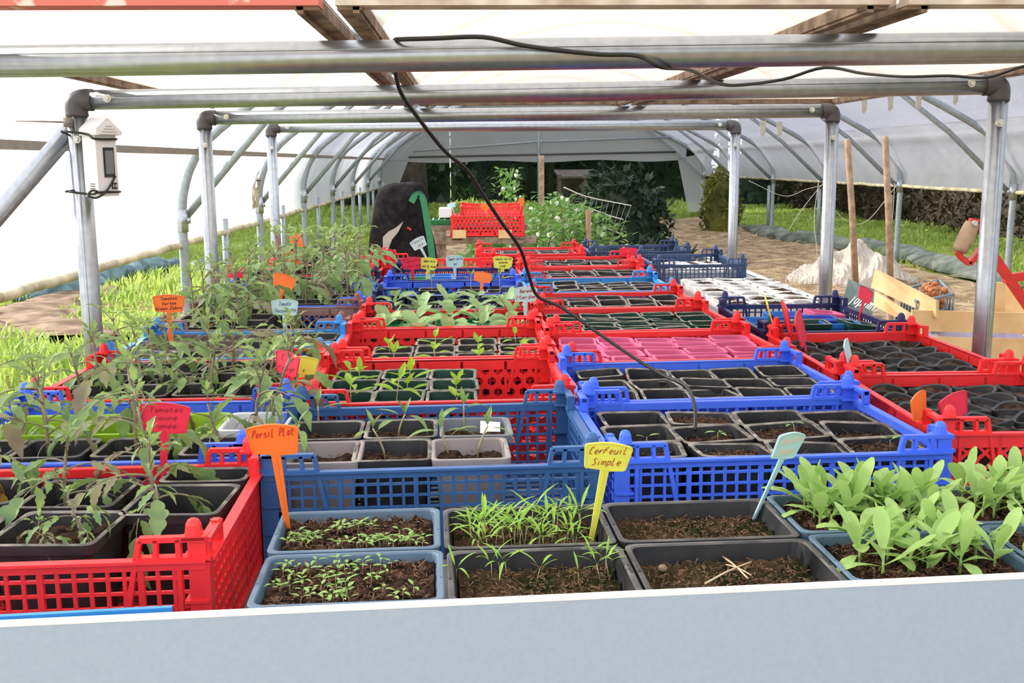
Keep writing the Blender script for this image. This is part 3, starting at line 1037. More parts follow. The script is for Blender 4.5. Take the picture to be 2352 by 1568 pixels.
def stake(bx, by, tx, ty, Y, wpx, col, label, lines=(), ink='ink_pen', yaw=0.0, hw=0.58, dY=0.0, seed=1, bury=0.02, zbase=None):
    """push-in plant label: foot at pixel (bx,by), middle of its plate at pixel (tx,ty), standing about Y metres away"""
    a = at(bx, by, zbase) if zbase else atY(bx, by, Y)
    b = atY(tx, ty, a.y + dY)
    ax = (b - a)
    tot = ax.length
    up = ax.normalized()
    w = wpx * a.y / F / max(0.25, math.cos(yaw))
    h = w * hw
    t = thing('plant_label', label, 'label', a, 0, 'push-in plant labels')
    xdir = Vector((math.cos(yaw), math.sin(yaw), 0))
    xdir = (xdir - up * xdir.dot(up)).normalized()
    ydir = up.cross(xdir)
    t.rotation_euler = Matrix((xdir, ydir, up)).transposed().to_euler()
    z0 = tot - h / 2
    mb = MB()
    mb.prism([(x, z + z0) for x, z in plate_poly(w, h)], -0.0008, 0.0008)
    pp = plate_poly(w, h)
    for k in range(len(pp) - 2):
        p, q = pp[k], pp[(k + 1) % len(pp)]
        mb.bar((p[0], -0.0003, p[1] + z0), (q[0], -0.0003, q[1] + z0), 0.0016, 0.0030)
    obj('plate', mb.mesh('plate', M[col]), t)
    mb = MB()
    s0, s1 = 0.095 * w, 0.045 * w
    mb.prism([(-s1, -bury), (s1, -bury), (s0, z0), (-s0, z0)], -0.0010, 0.0010)
    mb.box((0, -0.0012, z0 / 2), (s1 * 0.8, 0.001, z0))
    obj('stem', mb.mesh('stem', M[col]), t)
    if lines:
        mb = MB()
        write(mb, list(lines), w * 0.84, h * 0.86, thick=0.012 * w, seed=seed)
        if mb.v:
            obj('writing', mb.mesh('writing', M[ink]), t, (0, -0.0012, z0 + h * 0.47))
    return t


# ------------------------------------------------------------------ crates in their four columns
CR = [
    # x0, x1, y0, y1, colour, front, back, side, where, label, rz
    (-0.815, -0.295, 1.125, 1.505, 'red', 'sq', 'sq', 'sq', 'front left red crate', 'red square-meshed plastic crate at the front left corner of the bench', 0.03),
    (-0.826, -0.318, 1.53, 1.93, 'royal', 'hexo', 'hexo', 'sq', 'second crate of left column', 'royal blue plastic crate right behind the front left red crate', 0.0),
    (-0.826, -0.32, 1.955, 2.35, 'red', 'sq', 'hex', 'sq', 'third crate of left column', 'red plastic crate crowded with tomato plants, third in the left column', 0.0),
    (-0.826, -0.32, 2.37, 2.76, 'sky', 'sq', 'sq', 'sq', 'light blue left crate', 'light blue plastic crate in the left column, with brown trough pots', 0.0),
    (-0.826, -0.32, 2.79, 3.22, 'dusty', 'dia', 'dia', 'dia', 'dusty brown left crate', 'dusty brown and grey diamond-latticed crate behind the light blue left crate', 0.0),
    (-0.826, -0.32, 3.25, 3.66, 'royal', 'sq', 'sq', 'sq', 'sixth crate of left column', 'royal blue plastic crate, sixth from the front in the left column', 0.0),
    (-0.826, -0.34, 3.70, 4.10, 'ink', 'sq', 'sq', 'sq', 'seventh crate of left column', 'dark navy plastic crate, seventh from the front in the left column', 0.0),
    (-0.84, -0.36, 4.16, 4.56, 'red', 'sq', 'sq', 'sq', 'eighth crate of left column', 'red plastic crate behind the tallest tomato plants, left column', 0.0),
    (-0.86, -0.38, 4.62, 5.02, 'red', 'sq', 'sq', 'sq', 'last crate of left column', 'red plastic crate holding stacked black trays at far left bench end', 0.0),
    (-0.310, 0.186, 1.470, 1.870, 'navy', 'sq', 'sq', 'sq', 'navy front crate', 'navy blue square-meshed crate behind the parsley trays', 0.04),
    (-0.312, 0.186, 1.90, 2.325, 'red', 'hex', 'hex', 'sq', 'red crate of dark green pots', 'red honeycomb crate half filled with dark green pots', 0.03),
    (-0.312, 0.186, 2.35, 2.78, 'red', 'sq', 'hex', 'sq', 'red crate of black pepper pots', 'red honeycomb crate of pepper seedlings in black pots', 0.03),
    (-0.312, 0.190, 2.80, 3.125, 'red', 'sq', 'sq', 'sq', 'red crate of squash', 'red crate of broad-leaved squash seedlings in green pots', 0.02),
    (-0.310, 0.185, 3.145, 3.47, 'ink', 'dia', 'dia', 'dia', 'dark navy squash crate', 'dark navy crate of squash seedlings behind the red squash crate', 0.01),
    (-0.310, 0.180, 3.49, 3.91, 'royal', 'hexo', 'hexo', 'sq', 'royal blue crate with orange label', 'royal blue crate with wilting tomato seedlings and an orange label', 0.01),
    (-0.310, 0.175, 3.95, 4.38, 'ink', 'sq', 'sq', 'sq', 'navy crate with four labels', 'dark navy crate with red, yellow and cyan labels standing in a row', 0.0),
    (-0.36, 0.13, 4.43, 4.84, 'red', 'sq', 'sq', 'sq', 'red crate with tilted cyan label', 'red crate with a grey-topped rim beneath the tilted cyan label', 0.0),
    (0.03, 0.55, 5.02, 5.42, 'red', 'sq', 'sq', 'sq', 'farthest red crate', 'red crate at the far end of the bench before the pallet table', 0.0),
    (0.195, 0.712, 1.50, 1.875, 'royal', 'sq', 'sq', 'sq', 'first royal blue crate', 'royal blue square-meshed crate behind the front black trays', 0.045),
    (0.193, 0.712, 1.89, 2.26, 'royal', 'hexo', 'hexo', 'sq', 'second royal blue crate', 'royal blue hexagon-latticed crate of empty black pots before the pink pots', 0.05),
    (0.19, 0.71, 2.275, 2.675, 'red', 'sq', 'sq', 'sq', 'red crate of pink pots', 'red crate filled with empty pink pots', 0.05),
    (0.19, 0.705, 2.70, 3.12, 'red', 'sq', 'sq', 'sq', 'red crate of empty green pots', 'red crate of empty dark green pots just behind the pink pots', 0.05),
    (0.19, 0.70, 3.14, 3.50, 'red', 'sq', 'sq', 'sq', 'red crate before light blue', 'red crate of black pots just in front of the light blue crate', 0.03),
    (0.19, 0.695, 3.53, 3.95, 'sky', 'hex', 'hex', 'sq', 'light blue crate', 'light blue honeycomb crate of black pots in the middle of the bench', 0.02),
    (0.195, 0.70, 3.98, 4.39, 'red', 'sq', 'sq', 'sq', 'red crate behind light blue', 'red crate of black pots just behind the light blue crate', 0.02),
    (0.22, 0.73, 4.43, 4.86, 'red', 'sq', 'sq', 'sq', 'red crate with red label', 'red crate with a red label on its back corner', 0.02),
    (0.745, 1.135, 1.61, 2.08, 'red', 'dia', 'dia', 'dia', 'front right red crate', 'red diamond-latticed crate at the right edge of the picture, black plug tray inside', -0.02),
    (0.742, 1.125, 2.10, 2.61, 'red', 'dia', 'dia', 'dia', 'second right red crate', 'red diamond-latticed crate with a black plug tray before the navy crate', 0.0),
    (0.745, 1.120, 2.64, 3.16, 'ink', 'sq', 'sq', 'sq', 'right navy crate', 'dark navy crate of bright blue and green pots on the right', 0.0),
    (0.775, 1.165, 4.42, 4.93, 'slate', 'sq', 'sq', 'sq', 'slate blue crate', 'slate blue crate behind the white polystyrene tray', 0.0),
    (0.58, 1.07, 5.10, 5.50, 'slate', 'sq', 'sq', 'sq', 'far slate blue crate', 'slate blue crate at the far right end of the bench', 0.0),
]
for x0, x1, y0, y1, col, fr, bk, sd, wh, lab, rz in CR:
    crate(x0, x1, y0, y1, col, fr, bk, lab, rz, side=sd)

# ------------------------------------------------------------------ front trays
TX = [-0.147, 0.062, 0.279, 0.502, 0.722]
TB = [1.194, 1.196, 1.206, 1.226, 1.247]
TW = [0.204, 0.206, 0.222, 0.218, 0.214]
TC = ['bluegrey', 'black', 'black', 'bluegrey', 'bluegrey']
TH = 0.118
TRAY = {}
NM = [('blue-grey tray of tiny parsley seedlings', 'black tray thick with chervil', 'black tray of bare soil with the white label', 'blue-grey tray crowded with marigold seedlings', 'blue-grey marigold tray below the front right red crate'),
      ('blue-grey tray of sparse parsley against the front board', 'black tray of few chervil seedlings against the front board', 'black tray of mossy soil with dry twigs on it', 'blue-grey tray of marigold seedlings against the front board', 'blue-grey marigold tray at the far right, against the front board')]
for r in (0, 1):
    for c in range(5):
        x = TX[c] + (0.004 if r == 0 else 0.012)
        y = TB[c] + (0.077 if r == 0 else -0.078)
        fill = 0.90 if TC[c] == 'bluegrey' else 0.80
        pot(x, y, TW[c], 0.150, TH, TC[c], NM[r][c] + (', second row' if r == 0 else ''), ZT, 0.035, fill, 'seed trays behind the front board',
            soil='mosssoil' if (c in (1, 2)) else 'soil', n=34, fib=620, rim='rimdark' if TC[c] == 'black' else TC[c], lip=0.0058, amp=0.0035)
        TRAY[(r, c)] = (x, y, ZT + TH * fill + 0.001, TW[c] * 0.9, 0.150 * 0.86)


def rnd_in(tr, mx=0.45, my=0.42):
    x, y, z, w, d = TRAY[tr]
    return x + R.uniform(-mx, mx) * w, y + R.uniform(-my, my) * d, z


def tiny(seed, n, L, W, h, spread, mname, curl=0.6, stemr=0.0005, jit=0.3):
    rr = random.Random(seed)
    mb = MB()
    mb.mi = 1
    tip = Vector((rr.uniform(-.2, .2) * h, rr.uniform(-.2, .2) * h, h))
    mb.tube([(0, 0, -0.003), tip * 0.5, tip], stemr, 4)
    mb.mi = 0
    a = rr.uniform(0, 6.28)
    for k in range(n):
        a += 2 * math.pi / n + rr.uniform(-jit, jit)
        v, f = leaf(L * rr.uniform(.75, 1.15), W, P_LAN, curl=curl * rr.uniform(.4, 1.4), fold=0.25, n=4, stalk=L * 0.2, seed=seed + k)
        mt = Matrix.Translation(tip * (1 - 0.12 * k / n)) @ Matrix.Rotation(a, 4, 'Z') @ Matrix.Rotation(-spread * rr.uniform(.6, 1.4), 4, 'Y')
        mb.add([mt @ Vector(q) for q in v], f)
    return mb.mesh('seedling', [M[mname], M['seedstem']], True)


PARS = [tiny(q, 2 if q < 5 else 3, 0.0135, 0.0052, 0.011, 0.35, 'parsley') for q in range(8)]
CHER = [tiny(30 + q, 3 + q % 2, 0.036, 0.0042, 0.022, 0.8, 'chervil', 0.9, 0.0006) for q in range(7)]


def mini(me, name, p, label, grp, s=1.0):
    return tag(obj(name, me, None, p, (R.uniform(-.15, .15), R.uniform(-.15, .15), R.uniform(0, 6.28)), s), label, 'seedling', grp)


clus = [rnd_in((0, 0), 0.42, 0.40) for _ in range(11)]
for q in range(64):
    cx, cy, z = R.choice(clus)
    x, y, z0, tw, td = TRAY[(0, 0)]
    px, py = min(x + tw * .45, max(x - tw * .45, cx + R.gauss(0, 0.011))), min(y + td * .43, max(y - td * .43, cy + R.gauss(0, 0.007)))
    mini(R.choice(PARS), 'parsley_seedling', (px, py, z + 0.001), 'tiny parsley seedling in the blue-grey tray with the orange label', 'parsley seedlings by the orange label', R.uniform(.65, 1.0))
for q in range(62):
    p = rnd_in((1, 0), 0.45, 0.44)
    if q % 3 and p[0] > TRAY[(1, 0)][0] + 0.03:
        p = (p[0] - 0.075, p[1], p[2])
    mini(R.choice(PARS), 'parsley_seedling', (p[0], p[1], p[2] + 0.001), 'tiny parsley seedling in the blue-grey tray against the front board', 'parsley seedlings by the front board', R.uniform(.65, 1.0))
for q in range(46):
    p = rnd_in((0, 1), 0.40, 0.36)
    mini(R.choice(CHER), 'chervil_seedling', p, 'slender grassy chervil seedling in the black tray with the yellow label', 'chervil seedlings by the yellow label', R.uniform(.7, 1.15))
for px, py in ((1050, 1335), (1130, 1330), (1165, 1325), (1148, 1318), (1230, 1345), (1330, 1345), (1375, 1300), (1392, 1315), (1352, 1300), (1380, 1335), (1400, 1330)):
    p = at(px, py, TRAY[(1, 1)][2])
    mini(R.choice(CHER), 'chervil_seedling', p, 'scattered chervil seedling in the black tray against the front board', 'chervil seedlings by the front board', R.uniform(.6, .95))


def marigold(p, label, grp, sc=1.0):
    a = R.uniform(0, 6.28)
    lv = []
    for k in range(R.choice((4, 5, 6))):
        lv.append((R.choice(CAL), 0.6 + 0.4 * min(1, k / 4), a + k * 2.2 + R.uniform(-.3, .3), R.uniform(0.25, 0.7) if k < 2 else R.uniform(0.7, 1.25), sc * R.uniform(.85, 1.1)))
    return seedling('marigold_seedling', p, 0.016, label, grp, lv, 'calleaf', 0.0016)


for tr, nn, lab, grp in (((0, 3), 27, 'crowded tray by the blue crate', 'marigold seedlings by the blue crate'),
                         ((1, 3), 15, 'tray of marigolds against the front board', 'marigold seedlings by the front board'),
                         ((0, 4), 21, 'tray before the front right red crate', 'marigold seedlings by the red crate'),
                         ((1, 4), 9, 'far right tray against the front board', 'marigold seedlings at the far right')):
    x, y, z, tw, td = TRAY[tr]
    cols_ = int(math.ceil(nn / 3))
    for q in range(nn):
        i, j = q % cols_, q // cols_
        fx = -0.42 + 0.84 * (i + 0.5) / cols_ + R.uniform(-.05, .05)
        fy = -0.36 + 0.72 * (j + 0.5) / 3 + R.uniform(-.06, .06)
        marigold((x + fx * tw, y + fy * td, z), f'marigold seedling, {ROWW[3][j]}, {ordw[i]} from left, {lab}', grp, R.uniform(0.95, 1.25))
# dry twigs and a pebble on the mossy tray
tw_ = thing('dry_twig', 'pale dry forked twig lying on the mossy black tray', 'twig', at(1670, 1305, TRAY[(1, 2)][2] + 0.004))
for k, (p, q, r) in enumerate((((1620, 1340), (1725, 1290), 0.0011), ((1660, 1278), (1718, 1328), 0.0010), ((1668, 1296), (1726, 1321), 0.0008))):
    a, b = at(*p, TRAY[(1, 2)][2] + 0.006) - tw_.location, at(*q, TRAY[(1, 2)][2] + 0.010) - tw_.location
    mb = MB()
    mb.tube(smoothpath([a, a.lerp(b, 0.5) + Vector((0, 0, 0.002)), b], 3), [r * 1.2] * 3 + [r] * 4, 6)
    obj('branch', mb.mesh('branch', M['strawbit'], True), tw_)
mb = MB()
rg = [[Vector((s * 0.006 * math.cos(a) * R.uniform(.85, 1.15), s * 0.005 * math.sin(a) * R.uniform(.85, 1.15), z)) for a in [2 * math.pi * q / 8 for q in range(8)]] for z, s in ((0, .7), (0.003, 1), (0.006, .9), (0.008, .4))]
mb.loft(rg, True, True)
tag(obj('pebble', mb.mesh('pebble', M['wood'], True), None, at(1522, 1312, TRAY[(1, 2)][2] + 0.003)), 'small brown clod on the mossy black tray', 'clod')

# ------------------------------------------------------------------ navy crate: six square pots
NV = {}
for (i, j), (x, y, c) in {(0, 0): (-0.224, 1.565, 'taupe'), (1, 0): (-0.120, 1.572, 'black'), (2, 0): (-0.003, 1.570, 'taupe'),
                          (0, 1): (-0.236, 1.70, 'black'), (1, 1): (-0.115, 1.703, 'black'), (2, 1): (0.006, 1.706, 'grey')}.items():
    wd = 0.118
    pot(x, y, wd, 0.124, 0.128, c, f'{COLP[c]} square pot, {ROWW[2][j]} {COLW[3][i]}, navy front crate', ZT + 0.009, 0.03, 0.82, 'pots in the navy front crate', n=10, fib=60,
        rim='rimgrey' if c == 'black' else c, lip=0.005)
    NV[(i, j)] = (x, y, ZT + 0.009 + 0.128 * 0.82)
for px, py, h, a, lean, lab in ((733, 998, 0.05, 0.2, (0, 0), 'tomato seedling in the black pot back left, navy front crate'),
                                (715, 1052, 0.05, 1.9, (-.02, 0), 'leaning tomato seedling half hidden by the orange parsley label'),
                                (915, 998, 0.035, 2.6, (.012, 0), 'small tomato seedling in the middle back pot, navy front crate'),
                                (885, 1048, 0.045, 1.1, (-.018, 0), 'small bent tomato seedling in the middle front pot, navy front crate'),
                                (1066, 992, 0.046, 0.6, (0, 0), 'tomato seedling in the grey pot with a paper tag'),
                                (1030, 1045, 0.042, 0.15, (-.012, 0), 'left one of two tomato seedlings sharing the front taupe pot'),
                                (1097, 1043, 0.045, -0.1, (.016, 0), 'right one of two tomato seedlings sharing the front taupe pot')):
    p = at(px, py, NV[(0, 0)][2])
    aubergine(p, lab, 'tomato seedlings in the navy crate', h, a, 0.95, lean)
mb = MB()
mb.box((0, 0, 0.0), (0.034, 0.0008, 0.026))
pt = obj('paper_tag', mb.mesh('paper_tag', M['paper']), None, at(1126, 982, 0.708), (-0.9, 0.1, 0.05))
tag(pt, 'white paper tag lying in the grey pot of the navy crate', 'tag')

# ------------------------------------------------------------------ red honeycomb crate with dark green pots
g = pot_grid('red crate of dark green pots', -0.285, 0.015, 1.925, 2.255, 3, 3, 0.118, 'dgreen', 0.62, 0.003, 0.03, 0.004, lip=0.005, n=8, fib=20)
for (i, j), (x, y, z) in g.items():
    if (i, j) in ((2, 2),):
        pepper((x + 0.01, y, z), 'small pepper seedling in the pot with the white paper slip', 'pepper seedlings in dark green pots', 0.03, 0.8)
    else:
        pepper((x + R.uniform(-.01, .01), y, z), f'pepper seedling in the dark green pot, {ROWW[3][j]} {COLW[3][i]}', 'pepper seedlings in dark green pots', R.uniform(.04, .075) if i < 2 else 0.04)
x, y, z = g[(2, 2)]
sl = thing('paper_slip', 'white paper slip with handwriting in a dark green pot', 'tag', (x, y + 0.012, z + 0.018))
sl.rotation_euler = (-0.25, 0, 0.03)
mb = MB()
mb.box((0, 0, 0), (0.072, 0.0008, 0.022))
obj('paper', mb.mesh('paper', M['paper']), sl)
mb = MB()
write(mb, ['Aubergine'], 0.062, 0.02, thick=0.0009)
obj('writing', mb.mesh('writing', M['ink_rose']), sl, (0, -0.0008, 0))

# red crate with black pots and peppers
g = pot_grid('red crate of black pepper pots', -0.235, 0.165, 2.385, 2.69, 4, 3, 0.112, 'black', 0.6, 0.003, 0.03, 0.003, skip=((0, 2),), n=6, fib=12)
for (i, j), (x, y, z) in g.items():
    pepper((x + R.uniform(-.012, .012), y + R.uniform(-.01, .01), z), f'pepper seedling in the black pot, {ROWW[3][j]} {COLW[4][i]}, red honeycomb crate', 'pepper seedlings in black pots', R.uniform(.035, .06), 0.9)


def squash(p, label, grp, sc=1.0):
    a = R.uniform(0, 6.28)
    lv = [(R.choice(SQ), 0.9, a, R.uniform(0.1, .5), sc), (R.choice(SQ), 0.9, a + math.pi + R.uniform(-.3, .3), R.uniform(0.1, .6), sc), (R.choice(SQ), 1.0, a + 1.4, R.uniform(.5, 1.1), sc * R.uniform(.6, .95)),
          (R.choice(SQ), 1.0, a - 1.6, R.uniform(.4, 1.0), sc * R.uniform(.5, .8))]
    return seedling('squash_seedling', p, R.uniform(.03, .05), label, grp, lv, 'tomstem', 0.0022)


g = pot_grid('red crate of squash', -0.285, 0.165, 2.825, 3.105, 5, 3, 0.10, 'green', 0.7, 0.003, 0.03, 0.003, n=6, fib=4)
for (i, j), (x, y, z) in g.items():
    squash((x, y, z), f'broad-leaved squash seedling, {ROWW[3][j]} {COLW[5][i]}, red squash crate', 'squash seedlings in the red crate', R.uniform(.95, 1.2))
g = pot_grid('dark navy squash crate', -0.285, 0.16, 3.165, 3.45, 5, 3, 0.10, 'black', 0.75, 0.003, 0.03, 0.003, n=5, fib=3)
for (i, j), (x, y, z) in g.items():
    squash((x, y, z), f'broad-leaved squash seedling, {ROWW[3][j]} {COLW[5][i]}, dark navy crate', 'squash seedlings in the dark navy crate', R.uniform(.85, 1.1))

# royal blue crate with wilting tomatoes
for k, (px, py, c, lab) in enumerate(((920, 672, 'green', 'green pot at the left of the royal blue crate with orange label'), (992, 664, 'black', 'black pot behind the green pot, royal blue crate with orange label'),
                                     (1082, 668, 'black', 'black pot left of the orange label, royal blue crate'), (1148, 668, 'black', 'black pot right of the orange label, royal blue crate'),
                                     (1090, 658, 'black', 'black back pot left, royal blue crate with orange label'), (1152, 657, 'black', 'black back pot right, royal blue crate with orange label'))):
    p = at(px, py, 0.70)
    pot(p.x, p.y + (0.05 if k > 3 else 0), 0.095, 0.095, 0.108, c, lab, ZT + 0.008, 0, 0.8, 'pots in the royal blue crate with orange label', rim='rimgrey' if c == 'black' else c, n=5, fib=3)
    if k in (1, 2, 3):
        aubergine((p.x, p.y, ZT + 0.095), ['', 'wilting tomato seedling with upright leaves in the foremost black pot', 'wilting tomato seedling left of the orange label', 'wilting tomato seedling right of the orange label'][k], 'wilting tomato seedlings', 0.07, 0.4 + k, 1.0)
g = pot_grid('navy crate with four labels', -0.26, 0.13, 4.08, 4.28, 4, 2, 0.112, 'blue', 0.7, 0.003, 0.03, 0.003, cols={(0, 0): 'green', (1, 0): 'blue', (2, 0): 'violet', (2, 1): 'violet', (3, 0): 'blue'}, n=4, fib=2)
g = pot_grid('farthest red crate', 0.07, 0.52, 5.05, 5.38, 5, 3, 0.115, 'black', 0.8, n=4, fib=2)

# ------------------------------------------------------------------ centre-right column
def rect_grid(wh, x0, x1, y0, y1, nx, ny, col, fill, rz0=0.05, h=0.112, **k):
    return pot_grid(wh, x0, x1, y0, y1, nx, ny, h, col, fill, 0.005, 0.11, 0.008, tiltj=0.075, **k)


fl1 = {(i, j): R.choice((0.82, 0.88, 0.9, 0.75)) for i in range(5) for j in range(3)}
fl1[(0, 2)] = 0.5
fl1[(2, 2)] = 0.45
g1 = rect_grid('first royal blue crate', 0.215, 0.70, 1.525, 1.845, 4, 3, 'black', 0.85, fills=fl1, n=12, fib=110, lip=0.006)
for (i, j), lab in (((0, 1), 'first pot of the middle row'), ((1, 1), 'second pot of the middle row'), ((2, 2), 'third pot of the back row'), ((2, 1), 'third pot of the middle row'), ((3, 0), 'far right front pot')):
    x, y, z = g1[(i, j)]
    mini(R.choice(PARS), 'sprouting_seedling', (x + 0.01, y, z + 0.003), f'two-leaved sprout in the {lab}, first royal blue crate', 'sprouts in the first royal blue crate', 1.5)
rect_grid('second royal blue crate', 0.225, 0.70, 1.92, 2.235, 5, 3, 'black', 0.45, n=7, fib=10)
rect_grid('red crate of pink pots', 0.215, 0.695, 2.305, 2.65, 5, 4, 'pink', 0.22, n=6, fib=10)
rect_grid('red crate of empty green pots', 0.215, 0.69, 2.73, 3.10, 5, 4, 'dgreen', 0.3, n=5, fib=4)
rect_grid('red crate before light blue', 0.215, 0.68, 3.165, 3.475, 5, 3, 'black', 0.55, n=5, fib=5)
rect_grid('light blue crate', 0.215, 0.675, 3.555, 3.925, 5, 4, 'black', 0.75, n=5, fib=6)
rect_grid('red crate behind light blue', 0.22, 0.68, 4.01, 4.36, 5, 3, 'black', 0.75, n=4, fib=4)
rect_grid('red crate with red label', 0.245, 0.71, 4.46, 4.83, 5, 3, 'black', 0.7, n=4, fib=3)

# ------------------------------------------------------------------ right column: plug trays, coloured pots, polystyrene
def plug_tray(x0, x1, y0, y1, nx, ny, z, h, col, label, rz=0.0, wave=0.010, rin=0.40):
    t = thing('plug_tray', label, 'tray', ((x0 + x1) / 2, (y0 + y1) / 2, z), rz, 'plug trays')
    px, py = (x1 - x0) / nx, (y1 - y0) / ny
    mb = MB()
    q = 16
    W2, D2 = (x1 - x0) / 2, (y1 - y0) / 2

    def zw(x, y):
        return h - 0.022
    for i in range(nx):
        for j in range(ny):
            cx, cy = -W2 + px * (i + .5), -D2 + py * (j + .5)
            rings = []
            sq = []
            for k in range(q):
                a = 2 * math.pi * k / q
                c, s = math.cos(a), math.sin(a)
                m_ = max(abs(c), abs(s))
                X, Y = cx + c / m_ * px / 2, cy + s / m_ * py / 2
                sq.append(Vector((X, Y, zw(X, Y))))
            rings.append(sq)
            lob = lambda k: 1 + 0.06 * math.cos(4 * 2 * math.pi * k / q)
            for rr_, zz in ((0.485, -0.006), (0.475, 0.004), (0.455, 0.006), (rin, 0.004), (rin - 0.012, -0.004), (rin * 0.8, -0.052)):
                rings.append([Vector((cx + math.cos(2 * math.pi * k / q) * px * rr_ * lob(k), cy + math.sin(2 * math.pi * k / q) * py * rr_ * lob(k), h + zz + (wave * .5 * math.cos(2 * 2 * math.pi * k / q + i + j) if -0.01 < zz else 0))) for k in range(q)])
            mb.loft(rings)
    # outer skirt
    mb.loft([rrect(x1 - x0, y1 - y0, 0.01, h * 0.1), rrect(x1 - x0, y1 - y0, 0.012, h - 0.004), rrect(x1 - x0 - 0.004, y1 - y0 - 0.004, 0.012, h + 0.002)], True)
    obj('tray_shell', mb.mesh('tray_shell', M[col]), t)
    mb = MB()
    rg = [[Vector((math.cos(2 * math.pi * k / 10) * px * rin * 0.9 * s, math.sin(2 * math.pi * k / 10) * py * rin * 0.9 * s, zz + (R.uniform(-.003, .003) if s < 1 else 0))) for k in range(10)] for s, zz in ((1, 0), (.6, .006), (.15, .009))]
    mb.loft(rg, False, True)
    sm = mb.mesh('soil', M['soil'])
    for i in range(nx):
        for j in range(ny):
            obj('soil', sm, t, (-W2 + px * (i + .5), -D2 + py * (j + .5), h - R.choice((.008, .003, .012, .0))), (0, 0, R.uniform(0, 6)))
    return t


plug_tray(0.765, 1.115, 1.64, 2.05, 4, 5, ZT + 0.01, 0.105, 'black', 'black plug tray with soil in the front right red crate', -0.02)
plug_tray(0.765, 1.105, 2.13, 2.58, 4, 5, ZT + 0.01, 0.105, 'black', 'black plug tray with soil in the second right red crate')
plug_tray(0.86, 1.235, 3.52, 4.38, 3, 7, ZT + 0.004, 0.075, 'styro', 'long white polystyrene plug tray on the right edge of the bench', -0.03, 0.006, 0.42)
plug_tray(0.80, 1.14, 4.46, 4.90, 4, 5, ZT + 0.01, 0.09, 'styro', 'white polystyrene plug tray inside the slate blue crate', 0, 0.004, 0.42)
for k, (px, py, w, d, c, lab, tl) in enumerate(((1745, 738, .10, .12, 'blue', 'bright blue pot at the left of the right navy crate', 0), (1805, 726, .11, .12, 'blue', 'bright blue pot in the back of the right navy crate', 0),
                                                (1885, 722, .10, .10, 'pink', 'pink pot beside the blue pots of the right navy crate', 0.1), (1880, 738, .105, .11, 'violet', 'deep blue pot of soil below the pink pot', 0),
                                                (1925, 748, .10, .10, 'blue', 'light blue pot beside the green ones, right navy crate', 0), (1960, 752, .095, .10, 'dgreen', 'dark green pot tilted at the right of the right navy crate', 0.15),
                                                (1862, 752, .095, .10, 'dgreen', 'dark green pot in front of the bright blue pots', 0), (1800, 758, .09, .1, 'dgreen', 'dark green pot nearest the yellow label stem', 0))):
    p = at(px, py, 0.70)
    pot(p.x, min(3.08, p.y), w, d, 0.11, c, lab, ZT + 0.01 + 0.002 * k, 0.05 * (k % 3 - 1), 0.5, 'coloured pots in the right navy crate', tilt=(0, tl), n=5, fib=5, rim='rimgrey' if c == 'dgreen' else c)

# ------------------------------------------------------------------ left column: pots and tomatoes
BP = []


def bigpot(x, y, w, d, c, label, grp, fill=0.78, h=0.128, **k):
    pot(x, y, w, d, h, c, label, ZT + 0.009, k.pop('rz', 0), fill, grp, rim='rimgrey' if c == 'black' else c, lip=0.005, n=9, fib=40, **k)
    return (x, y, ZT + 0.009 + h * fill)


G1 = 'black pots in the front left red crate'
pA = bigpot(-0.497, 1.245, 0.13, 0.125, 'black', 'black pot with two small tomato seedlings, front left red crate', G1, 0.85, rz=-.05)
pB = bigpot(-0.378, 1.348, 0.126, 0.13, 'black', 'big black pot holding the nearest hairy tomato plant', G1, 0.66, rz=-.04)
pC = bigpot(-0.520, 1.382, 0.126, 0.124, 'black', 'empty looking black pot behind the two small tomato seedlings', G1, 0.55, rz=-.04)
pD = bigpot(-0.372, 1.458, 0.12, 0.07, 'black', 'black pot squeezed behind the nearest tomato plant', G1, 0.6)
pE = bigpot(-0.655, 1.40, 0.12, 0.12, 'black', 'black pot at the left edge, front left red crate', G1, 0.7)
pF = bigpot(-0.635, 1.23, 0.12, 0.12, 'black', 'black pot in the outer front corner, front left red crate', G1, 0.7)
T = 'tomato plants in the left column'
tomato((at(407, 1172, pB[2]).x, 1.345, pB[2]), 0.092, 'nearest hairy tomato plant in a big black pot by the red crate rail', T, (-0.008, 0.0), 9, 1.28, True, 0.0, 0.3)
tomato((at(210, 1232, pA[2]).x, 1.235, pA[2]), 0.055, 'small tomato seedling on the right in the nearest left pot', T, (-0.014, 0), 5, 0.62, True, 0)
tomato((at(128, 1240, pA[2]).x, 1.225, pA[2]), 0.026, 'tiny tomato seedling on the left in the nearest left pot', T, (-0.006, 0), 4, 0.5, False, 0)
tomato((pD[0] - 0.075, 1.452, pD[2]), 0.15, 'tall drooping tomato plant just left of the crimson label', T, (-0.012, 0), 8, 1.0, True, 0.3, 2.0)
tomato((pC[0] - 0.03, 1.40, pC[2]), 0.12, 'tomato plant behind the two small seedlings at far left', T, (0.01, 0), 8, 0.95, True, 0.3)
tomato((pE[0], 1.40, pE[2]), 0.16, 'tall tomato plant cut by the left edge of the picture', T, (-0.01, 0), 8, 1.0, True, 0.3)
G2 = 'pots in the second crate of left column'
for i, x in enumerate((-0.755, -0.640, -0.517, -0.386)):
    p = bigpot(x, 1.615, 0.112, 0.112, 'black', f'black square pot, front row {COLW[4][i]}, second crate of left column', G2, 0.72)
    tomato((x + R.uniform(-.01, .01), 1.62, p[2]), (0.17, 0.13, 0.15, 0.10)[i], f'tomato plant in the black pot {COLW[4][i]}, front row, second left crate', T, (R.uniform(-.02, .02), 0), 8, 1.05 if i < 3 else .85, i > 0, 0.3)
